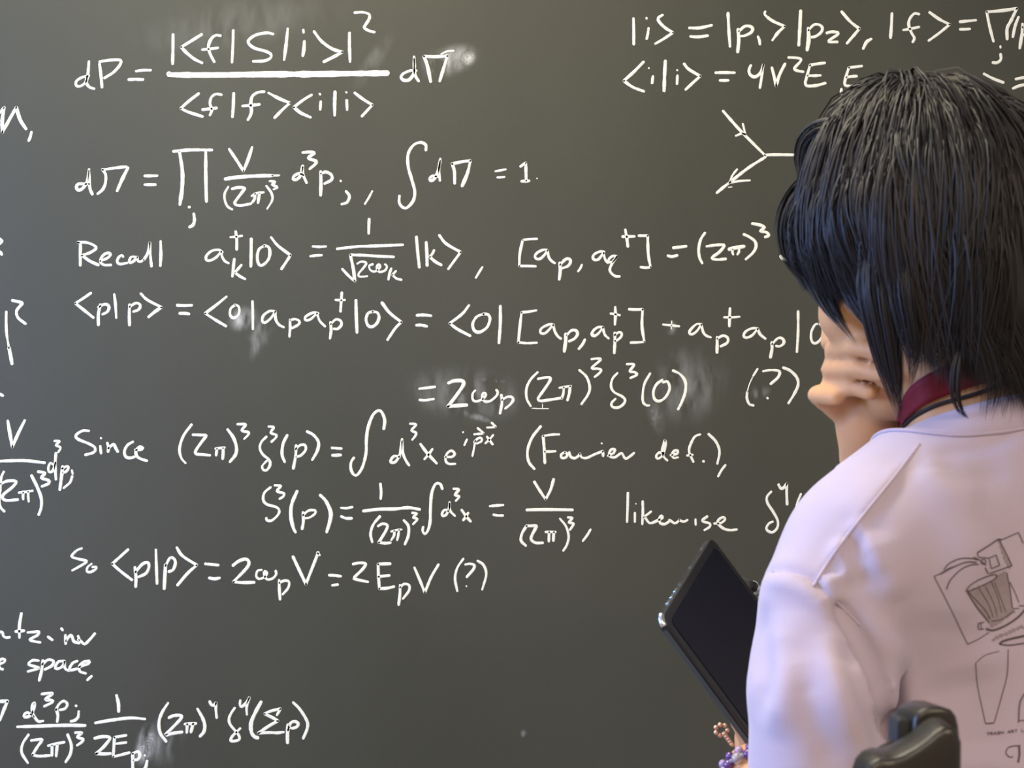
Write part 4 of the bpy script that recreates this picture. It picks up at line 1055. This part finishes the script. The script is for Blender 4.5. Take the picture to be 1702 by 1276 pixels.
def grow(n):
    r = rng.normal(size=(n * 3, 3)); r /= np.linalg.norm(r, axis=1)[:, None]
    phi = np.arctan2(r[:, 1], r[:, 0])
    hl = np.interp(np.abs(np.degrees(phi)), [0, 40, 70, 95, 130, 180], [0.50, 0.42, 0.15, -0.05, -0.45, -0.55])
    r = r[r[:, 2] > hl][:n]; n = len(r)
    crown = np.array([-0.38, 0.06, 0.92]); crown /= np.linalg.norm(crown)
    q = r.copy()                                     # in units of the scalp ellipsoid, head axes
    p = q * HRAD
    d = r - crown + rng.normal(0, 0.05, (n, 3)) + np.array([0, 0, -0.1])
    d -= r * (d * r).sum(1)[:, None]; d /= np.linalg.norm(d, axis=1)[:, None] + 1e-9
    g = HR3 @ np.array([0, 0, -1.0])
    lev_end = 1.0 + 0.19 * rng.beta(1.3, 1.6, n) * (1 - 0.45 * np.clip(r[:, 0], 0, 1))
    swirl = rng.normal(0, 0.03, n)
    h = 0.009; path = [p.copy()]; stop = np.full(n, 40); beta = rng.beta(0.7, 2.4, n) * 0.8
    for s in range(1, 41):
        lev = 1.0 + (lev_end - 1.0) * min(1, s / 5)
        q = p / HRAD; rad = np.linalg.norm(q, axis=1)
        nrm = q / HRAD; nrm /= np.linalg.norm(nrm, axis=1)[:, None]
        d = 0.86 * d + 0.20 * g
        side = np.cross(nrm, d); d = d + side * swirl[:, None]
        low = (q[:, 2] < -0.15) & (p[:, 0] < 0.02)
        d[low, :2] -= 0.045 * (p[low, :2] - np.array([-0.035, 0])) / 0.1
        d -= nrm * np.minimum(0, (d * nrm).sum(1))[:, None] * (rad < lev)[:, None]
        # stay close to the head on the upper half
        up = (rad > lev) & ((q[:, 2] > -0.1) | ((p[:, 0] > 0.02) & (q[:, 2] > -0.7)))
        d[up] -= 0.25 * nrm[up]
        d /= np.linalg.norm(d, axis=1)[:, None] + 1e-9
        p = p + h * d
        q = p / HRAD; rad = np.linalg.norm(q, axis=1)
        inn = (rad < lev) & (q[:, 2] > -0.75)
        p = np.where(inn[:, None], p * (lev / np.maximum(rad, 1e-6))[:, None], p)
        path.append(p.copy())
        w = HCEN + p @ HR3
        ph = np.arctan2(p[:, 1], p[:, 0])
        ze = z_end(ph); ze = ze + beta * np.maximum(0.0, HCEN[2] - 0.01 - ze)
        done = (w[:, 2] < ze) & (stop == 40)
        stop[done] = s
    return np.array(path).transpose(1, 0, 2) @ HR3 + HCEN, np.maximum(stop, 4)

M_PTS = 15
def resample(path, stop):
    n = len(path); t = np.linspace(0, 1, M_PTS)[None, :] * stop[:, None]
    i = np.minimum(t.astype(int), path.shape[1] - 2); f = (t - i)[..., None]
    k = np.arange(n)[:, None]
    return path[k, i] * (1 - f) + path[k, i + 1] * f

def strand_mesh(name, S, width, height, shade, parent, label=None):
    """ribbons with a raised middle along every strand"""
    n, m, _ = S.shape
    T = np.gradient(S, axis=1); T /= np.linalg.norm(T, axis=2, keepdims=True) + 1e-9
    ax = HCEN - HU * 0.03
    out = S - ax; out -= T * (out * T).sum(2, keepdims=True); out /= np.linalg.norm(out, axis=2, keepdims=True) + 1e-9
    side = np.cross(T, out)
    tw = rng.normal(0, 0.5, (n, 1, 1))
    side, out = side * np.cos(tw) + out * np.sin(tw), out * np.cos(tw) - side * np.sin(tw)
    t = np.linspace(0, 1, m)
    w = (width[:, None] * (1 - 0.95 * t[None, :] ** 2.2))[..., None]
    a = S - side * w * 0.5; b = S + out * (height * w / width.mean()); c = S + side * w * 0.5
    V = np.stack([a, b, c], 2).reshape(-1, 3)
    base = (np.arange(n)[:, None] * m + np.arange(m - 1)[None, :]).reshape(-1) * 3
    Q = np.concatenate([np.stack([base, base + 1, base + 4, base + 3], 1), np.stack([base + 1, base + 2, base + 5, base + 4], 1)])
    o = link(name, mesh_fast(name, V, Q), M_HAIR, parent, smooth=True, label=label)
    at = o.data.attributes.new('strand', 'FLOAT', 'POINT')
    at.data.foreach_set('value', np.repeat(shade, m * 3).astype(np.float32))
    return o

path, stop = grow(15000)
S = resample(path, stop)
# strands gather into wavy locks
ng = 190
gi = rng.choice(len(S), ng, replace=False)
dd = ((S[:, None, 0] - S[None, gi, 0]) ** 2).sum(2); own = np.argmin(dd, axis=1); near = gi[own]
tt = np.linspace(0, 1, M_PTS)[None, :, None]
S = S + (S[near] - S) * (0.74 * tt ** 0.7) * rng.uniform(0.5, 1.15, (len(S), 1, 1))
Tg = np.gradient(S, axis=1); Tg /= np.linalg.norm(Tg, axis=2, keepdims=True) + 1e-9
Og = S - HCEN; Og -= Tg * (Og * Tg).sum(2, keepdims=True); Og /= np.linalg.norm(Og, axis=2, keepdims=True) + 1e-9
Sg = np.cross(Tg, Og)
wa = rng.uniform(-0.013, 0.013, ng)[own][:, None, None]; wf = rng.uniform(2.0, 5.0, ng)[own][:, None, None]; wp = rng.uniform(0, 6.28, ng)[own][:, None, None]
lift = rng.uniform(-0.004, 0.011, ng)[own][:, None, None]
S = S + Sg * wa * tt * np.sin(wf * tt + wp) + Og * lift * np.sin(np.pi * np.clip(tt * 1.1, 0, 1)) ** 0.8
S = shape_front(S)
shade = np.clip(0.15 + 0.6 * (near * 0.6180339 % 1.0) + rng.normal(0, 0.12, len(S)), 0, 1)
strand_mesh('hair_strands', S, rng.uniform(0.0010, 0.0021, len(S)), 0.0006, shade, hair)

def locks(defs):
    OUT = []
    for pts, n, r0, r1 in defs:
        c = catmull([P(*q) for q in pts], 0.004)
        idx = np.linspace(0, len(c) - 1, M_PTS).astype(int); c = c[idx]
        T, N, B = frame_of(c); ALL = []
        t = np.linspace(0, 1, M_PTS)
        for _ in range(n):
            a = rng.uniform(0, 6.28); r = math.sqrt(rng.uniform(0, 1)); cut = rng.uniform(0.82, 1.0)
            k = (t * cut) * (M_PTS - 1); i = np.minimum(k.astype(int), M_PTS - 2); f = (k - i)[:, None]
            cc = c[i] * (1 - f) + c[i + 1] * f
            rad = (r0 * np.sin(np.pi * np.clip(0.04 + 0.96 * t * cut, 0, 1) ** 1.15) ** 0.9 + r1)[:, None] * r
            ALL.append(cc + rad * (math.cos(a) * N[i] + math.sin(a) * B[i]))
        OUT.append(np.array(ALL))
    return OUT
LK = locks([
    ([(1490, 330, 1.170), (1450, 450, 1.145), (1464, 540, 1.146), (1480, 620, 1.156), (1497, 704, 1.166)], 150, 0.012, 0.0008),
    ([(1500, 360, 1.165), (1466, 470, 1.140), (1478, 560, 1.142), (1490, 640, 1.153), (1500, 690, 1.162)], 90, 0.009, 0.0008),
    ([(1530, 330, 1.160), (1500, 450, 1.128), (1510, 540, 1.128), (1520, 600, 1.136), (1513, 642, 1.148)], 90, 0.010, 0.0008),
    ([(1410, 300, 1.225), (1350, 390, 1.245), (1360, 455, 1.225), (1388, 522, 1.192), (1425, 572, 1.178)], 130, 0.0075, 0.0006),
    ([(1400, 330, 1.230), (1335, 400, 1.255), (1342, 450, 1.245), (1366, 500, 1.215), (1392, 540, 1.188)], 80, 0.006, 0.0006),
    ([(1440, 340, 1.200), (1405, 430, 1.196), (1420, 490, 1.178), (1446, 535, 1.168), (1472, 582, 1.158)], 90, 0.008, 0.0006),
    ([(1385, 250, 1.225), (1326, 300, 1.250), (1296, 345, 1.262), (1286, 390, 1.266)], 12, 0.0022, 0.0005),
    ([(1420, 200, 1.195), (1362, 216, 1.222), (1336, 250, 1.236), (1330, 310, 1.240)], 70, 0.009, 0.0006),
    ([(1385, 260, 1.235), (1320, 340, 1.256), (1310, 415, 1.266), (1334, 474, 1.274)], 90, 0.010, 0.0006),
    ([(1600, 560, 1.125), (1590, 610, 1.118), (1588, 655, 1.122), (1598, 685, 1.130), (1620, 704, 1.135)], 26, 0.0035, 0.0005),
])
for lk in LK:
    strand_mesh('hair_lock', lk, rng.uniform(0.0010, 0.0021, len(lk)), 0.0006, np.clip(rng.normal(0.35, 0.2, len(lk)), 0, 1), hair)

# ------------------------------------------------------------------ cord necklace and maroon ribbon on the neck
bvB = bvh_of(Vb, Qb)
def snap(pt, off):
    loc, nr, _, _ = bvB.find_nearest(Vector(pt))
    return np.array(loc) + np.array(nr) * off
def neck_path(px, off):
    out = []
    for q in catmull(px, 6.0):
        a, nn = cam_ray(bvB, *q)
        if a is not None and a[1] < 1.26: out.append(a + nn * off)
    return np.array(out)
M_CORD = mat('black_cord', (0.012, 0.010, 0.010), 0.6, 0.4)
cord_px = [(1497, 718), (1508, 705), (1525, 690), (1560, 672), (1620, 655), (1690, 630), (1730, 618)]
cp_ = neck_path(cord_px, 0.0012)
Ai = np.linalg.inv(np.stack([CE1, CE2, CN], 1))
c0 = Ai @ (cp_[0] - CC); c1 = Ai @ (cp_[-1] - CC)
a0 = math.atan2(c0[1], c0[0]); a1 = math.atan2(c1[1], c1[0])
while a0 < a1: a0 += 2 * math.pi
arc = np.linspace(a1, a0 - 2 * math.pi, 16)[1:-1]
front = [snap(collar_pt(a, 0.055, 0.052, c1[2] + (c0[2] - c1[2]) * k / 14), 0.0012) for k, a in enumerate(arc)]
loop = catmull(np.vstack([cp_[::3], front, cp_[:1]]), 0.006)
for _ in range(3): loop[1:-1] = 0.25 * loop[:-2] + 0.5 * loop[1:-1] + 0.25 * loop[2:]
link('cord_necklace', mesh_np('cord_necklace', *tube(loop, 0.00165, 8, caps=False)), M_CORD, body, smooth=True)

M_RED = mat('maroon_ribbon', (0.17, 0.006, 0.013), 0.7, 0.3, noise=(120, 0.25), bump=(700, 0.3, 0.0005))
def neck_band(name, upper, lower, off, material):
    u = neck_path(upper, off); l = neck_path(lower, off)
    m = 40
    u = np.array([u[int(i)] for i in np.linspace(0, len(u) - 1, m)]); l = np.array([l[int(i)] for i in np.linspace(0, len(l) - 1, m)])
    V = []; F = []
    for i in range(m):
        for k in range(5):
            V.append(u[i] * (1 - k / 4) + l[i] * (k / 4))
    V = [snap(v, off) for v in V]
    for i in range(m - 1):
        for k in range(4): F.append((i * 5 + k, i * 5 + k + 1, (i + 1) * 5 + k + 1, (i + 1) * 5 + k))
    o = link(name, mesh_np(name, V, F), material, body, smooth=True)
    s = o.modifiers.new('solidify', 'SOLIDIFY'); s.thickness = 0.0012; s.offset = 1
    return o
neck_band('neck_ribbon', [(1489, 712), (1497, 680), (1512, 645), (1545, 620), (1600, 598), (1660, 585)], [(1501, 714), (1512, 697), (1530, 680), (1556, 665), (1605, 646), (1665, 628)], 0.0025, M_RED)['label'] = 'maroon ribbon round the neck'

# ------------------------------------------------------------------ beaded bracelet on the left wrist
def bead_mesh(name):
    bm = bmesh.new(); bmesh.ops.create_uvsphere(bm, u_segments=14, v_segments=10, radius=1.0)
    me = bpy.data.meshes.new(name); bm.to_mesh(me); bm.free()
    me.polygons.foreach_set('use_smooth', [True] * len(me.polygons))
    return me
M_PURPLE = mat('purple_crystal', (0.16, 0.06, 0.30), 0.12, 0.6, trans=0.35, coat=0.5)
M_LILAC = mat('lilac_crystal', (0.55, 0.40, 0.62), 0.12, 0.6, trans=0.35, coat=0.5)
M_CLEAR = mat('clear_crystal', (0.80, 0.80, 0.88), 0.06, 0.6, trans=0.7, coat=0.5)
M_GOLD = mat('rose_gold', (0.80, 0.50, 0.33), 0.3, 0.5, metal=0.9)
bead_mats = {'p': M_PURPLE, 'l': M_LILAC, 'c': M_CLEAR, 'g': M_GOLD}
bead_me = {}
for k_, m_2 in bead_mats.items():
    me = bead_mesh('bead'); me.materials.append(m_2); bead_me[k_] = me
axis = WR_L - EL_L; axis /= np.linalg.norm(axis)
bn = np.cross(axis, [0, 1, 0]); bn /= np.linalg.norm(bn); bb = np.cross(axis, bn)
ring_c = WR_L - axis * 0.004
RB = 0.0285
ang = np.linspace(0, 2 * math.pi, 49)
ringp = np.array([ring_c + RB * (math.cos(a) * bn + math.sin(a) * bb) for a in ang[:-1]])
brace = link('beaded_bracelet', mesh_np('beaded_bracelet', *tube(ringp, 0.0006, 6, closed=True)), M_CORD, body, label='bracelet of purple, clear and rose gold beads')
def add_bead(pos, r, kind):
    o = bpy.data.objects.new('bead', bead_me[kind]); COL.objects.link(o)
    o.parent = brace; o.matrix_parent_inverse = brace.matrix_world.inverted()
    o.location = pos; o.scale = (r, r, r)
seq = 'plpcplpcplcplpcplp'
for i, k_ in enumerate(seq):
    a = 2 * math.pi * i / len(seq)
    add_bead(ring_c + (RB + 0.001) * (math.cos(a) * bn + math.sin(a) * bb), 0.0048 if k_ != 'c' else 0.0054, k_)
    a += math.pi / len(seq)
    add_bead(ring_c + (RB + 0.0035) * (math.cos(a) * bn + math.sin(a) * bb) - axis * 0.001, 0.0019, 'c')
for i in range(len(seq)):
    a = 2 * math.pi * (i + 0.3) / len(seq)
    add_bead(ring_c + axis * 0.008 + (RB + 0.0005) * (math.cos(a) * bn + math.sin(a) * bb), 0.0040, 'pl'[i % 2])
gc = P(1199, 1213, 1.30)
for i in range(7):
    a = 2 * math.pi * i / 7
    add_bead(gc + np.array([math.cos(a) * 0.0052, 0.001 * (i % 2), math.sin(a) * 0.0048]), 0.0021, 'g')
for t in np.linspace(0.25, 1, 5):
    add_bead(gc + (P(1216, 1236, 1.30) - gc) * t + np.array([0, -0.001, 0]), 0.0022, 'g')
# ------------------------------------------------------------------ tablet held in the left hand
def slab(name, u0, u1, v0, v1, w0, w1, bev, material, parent, cr=0.0, label=None):
    bm = bmesh.new()
    pts = []
    for (cu, cv, a0) in ((u1 - cr, v1 - cr, 0), (u0 + cr, v1 - cr, 90), (u0 + cr, v0 + cr, 180), (u1 - cr, v0 + cr, 270)):
        for k in range(7 if cr > 0 else 1):
            a = math.radians(a0 + k * 15)
            pts.append((cu + cr * math.cos(a), cv + cr * math.sin(a)))
    lo = [bm.verts.new(tab(u, v, w0)) for u, v in pts]; hi = [bm.verts.new(tab(u, v, w1)) for u, v in pts]
    bm.faces.new(lo[::-1]); bm.faces.new(hi)
    for i in range(len(pts)):
        j = (i + 1) % len(pts); bm.faces.new((lo[i], lo[j], hi[j], hi[i]))
    bmesh.ops.recalc_face_normals(bm, faces=bm.faces[:])
    if bev > 0:
        ed = [e for e in bm.edges if len(e.link_faces) == 2 and e.calc_face_angle(0) > 1.0]
        bmesh.ops.bevel(bm, geom=ed, offset=bev, segments=3, profile=0.5, affect='EDGES')
    me = bpy.data.meshes.new(name); bm.to_mesh(me); bm.free()
    return link(name, me, material, parent, label=label)
M_TCASE = mat('dark_tablet_case', (0.012, 0.013, 0.014), 0.35, 0.5, coat=0.3)
M_SCREEN = mat('dark_screen_glass', (0.004, 0.005, 0.016), 0.25, 0.35)
M_STEEL = mat('bright_metal', (0.75, 0.80, 0.82), 0.2, 0.5, metal=1.0)
tablet = slab('tablet', 0, TW, 0, TL, -TT, 0, 0.0018, M_TCASE, None, cr=0.010)
tag(tablet, 'dark tablet with a black screen held beside the lilac sleeve', 'tablet')
slab('screen', 0.009, TW - 0.009, 0.009, TL - 0.009, 0.0, 0.0006, 0, M_SCREEN, tablet, cr=0.006)
slab('edge_strip', 0.012, TW - 0.012, -0.0012, 0.0, -0.0075, -0.0030, 0, mat('grey_edge', (0.05, 0.06, 0.058), 0.3, 0.5), tablet)
c_pts = [tab(0.0105 - 0.0108 * math.cos(a), 0.0105 - 0.0108 * math.sin(a), -0.0035) for a in np.linspace(0.25, 1.35, 10)]
link('corner_cap', mesh_np('corner_cap', *tube(np.array(c_pts), 0.0034, 10)), M_STEEL, tablet, smooth=True, label='bright metal corner')
for vv in (0.030, 0.042, 0.054):
    slab('button', -0.0010, 0.0004, vv, vv + 0.007, -0.0065, -0.0030, 0.0003, M_STEEL, tablet)
slab('camera_lens', TW * 0.06, TW * 0.06 + 0.004, TL - 0.0075, TL - 0.0035, 0.0001, 0.0006, 0, mat('lens_glass', (0.05, 0.05, 0.07), 0.1), tablet, cr=0.0018)

# stylus lying along the far edge of the tablet
M_PEN = mat('black_pen_plastic', (0.010, 0.010, 0.011), 0.3)
M_PENTIP = mat('smoky_pen_tip', (0.10, 0.11, 0.11), 0.35)
M_BEIGE = mat('beige_pen_grip', (0.50, 0.36, 0.27), 0.6)
pdir = 0.7 * TB + 0.7 * TA; pdir /= np.linalg.norm(pdir)
pbase = tab(0.062, TL + 0.020, -TT - 0.0064)
def spen(a, b, r0, r1): return tube(np.array([pbase + pdir * t for t in np.linspace(a, b, 8)]), np.linspace(r0, r1, 8), 16)
stylus = link('stylus', mesh_np('stylus', *spen(-0.052, 0.016, 0.0056, 0.0056)), M_PENTIP, smooth=True)
tag(stylus, 'dark stylus with a shiny ring poking out between the tablet and the lilac sleeve', 'stylus')
link('collar', mesh_np('collar', *spen(0.016, 0.034, 0.0060, 0.0064)), M_PEN, stylus, smooth=True)
link('metal_ring', mesh_np('metal_ring', *spen(0.023, 0.028, 0.0069, 0.0069)), M_STEEL, stylus, smooth=True)
link('tip', mesh_np('tip', *spen(0.034, 0.056, 0.0058, 0.0035)), M_BEIGE, stylus, smooth=True, label='beige tip')

# ------------------------------------------------------------------ glossy black clamp in the foreground
M_GLOSS = mat('glossy_black_plastic', (0.016, 0.013, 0.009), 0.36, 0.4, coat=0.12)
M_RUBBER = mat('ribbed_dark_rubber', (0.020, 0.022, 0.024), 0.65, 0.3)
KD = 0.74
def prism(name, outline, d0, d1, bev, material, parent, skew=(0, 0), label=None, seg=3):
    """outline in pixels at distance d0, extruded to d1 along the view depth at the same size"""
    bm = bmesh.new()
    f = [P(x, y, d0) for x, y in outline]
    lo = [bm.verts.new(q) for q in f]; hi = [bm.verts.new(q + np.array([skew[0], d1 - d0, skew[1]])) for q in f]
    bm.faces.new(lo); bm.faces.new(hi[::-1])
    for i in range(len(f)):
        j = (i + 1) % len(f); bm.faces.new((lo[j], lo[i], hi[i], hi[j]))
    bmesh.ops.recalc_face_normals(bm, faces=bm.faces[:])
    if bev > 0:
        rim = [e for e in bm.edges if len(e.link_faces) == 2 and (e.link_faces[0].normal.angle(e.link_faces[1].normal, 0) > 0.7)]
        bmesh.ops.bevel(bm, geom=rim, offset=bev, segments=seg, profile=0.5, affect='EDGES')
    me = bpy.data.meshes.new(name); bm.to_mesh(me); bm.free()
    o = link(name, me, material, parent, smooth=True, label=label)
    return o
kb = P(1545, 1400, KD + 0.02)
clamp = bpy.data.objects.new('clamp_stand', None); clamp.location = (kb[0], kb[1], 0); COL.objects.link(clamp)
tag(clamp, 'glossy black plastic clamp poking up at the bottom in front of the lilac shirt', 'clamp')
bpy.context.view_layer.update()
post = [(1519, 1400), (1519, 1215), (1520, 1196), (1525, 1186), (1534, 1179), (1550, 1175), (1568, 1175), (1583, 1180), (1591, 1190), (1595, 1206), (1597, 1225), (1600, 1240), (1599, 1400)]
prism('clamp_post', post, KD, KD + 0.036, 0.0028, M_GLOSS, clamp, skew=(-0.0005, -0.0040))
side = [(1490, 1400), (1489, 1240), (1490, 1200), (1496, 1193), (1514, 1196), (1519, 1206), (1519, 1400)]
prism('ribbed_pad', side, KD + 0.006, KD + 0.030, 0.0015, M_RUBBER, clamp, skew=(0.002, -0.002), label='ribbed dark rubber pad')
jaw = [(1434, 1400), (1434, 1298), (1440, 1280), (1452, 1267), (1466, 1261), (1480, 1262), (1500, 1256), (1522, 1244), (1541, 1231), (1556, 1217), (1570, 1209), (1584, 1209), (1594, 1217), (1601, 1236), (1600, 1256), (1598, 1400)]
prism('clamp_jaw', jaw, KD - 0.030, KD - 0.004, 0.0035, M_GLOSS, clamp)
hump = np.array([P(1440, 1292, KD), P(1452, 1270, KD + 0.002), P(1468, 1253, KD + 0.006), P(1486, 1243, KD + 0.012), P(1502, 1242, KD + 0.018)])
link('jaw_arm', mesh_np('jaw_arm', *tube(catmull(hump, 0.001), 0.0042, 14)), M_GLOSS, clamp, smooth=True)
link('pole', mesh_np('pole', *tube(np.array([[kb[0], kb[1], 0.03], [kb[0], kb[1], 0.6], [kb[0], kb[1], kb[2] + 0.01]]), 0.011, 20)), M_GLOSS, clamp, smooth=True)
for a in (90, 210, 330):
    e = np.array([kb[0] + 0.24 * math.cos(math.radians(a)), kb[1] + 0.24 * math.sin(math.radians(a)), 0.008])
    link('leg', mesh_np('leg', *tube(np.array([[kb[0], kb[1], 0.22], 0.5 * (np.array([kb[0], kb[1], 0.22]) + e), e]), 0.008, 12)), M_GLOSS, clamp, smooth=True)
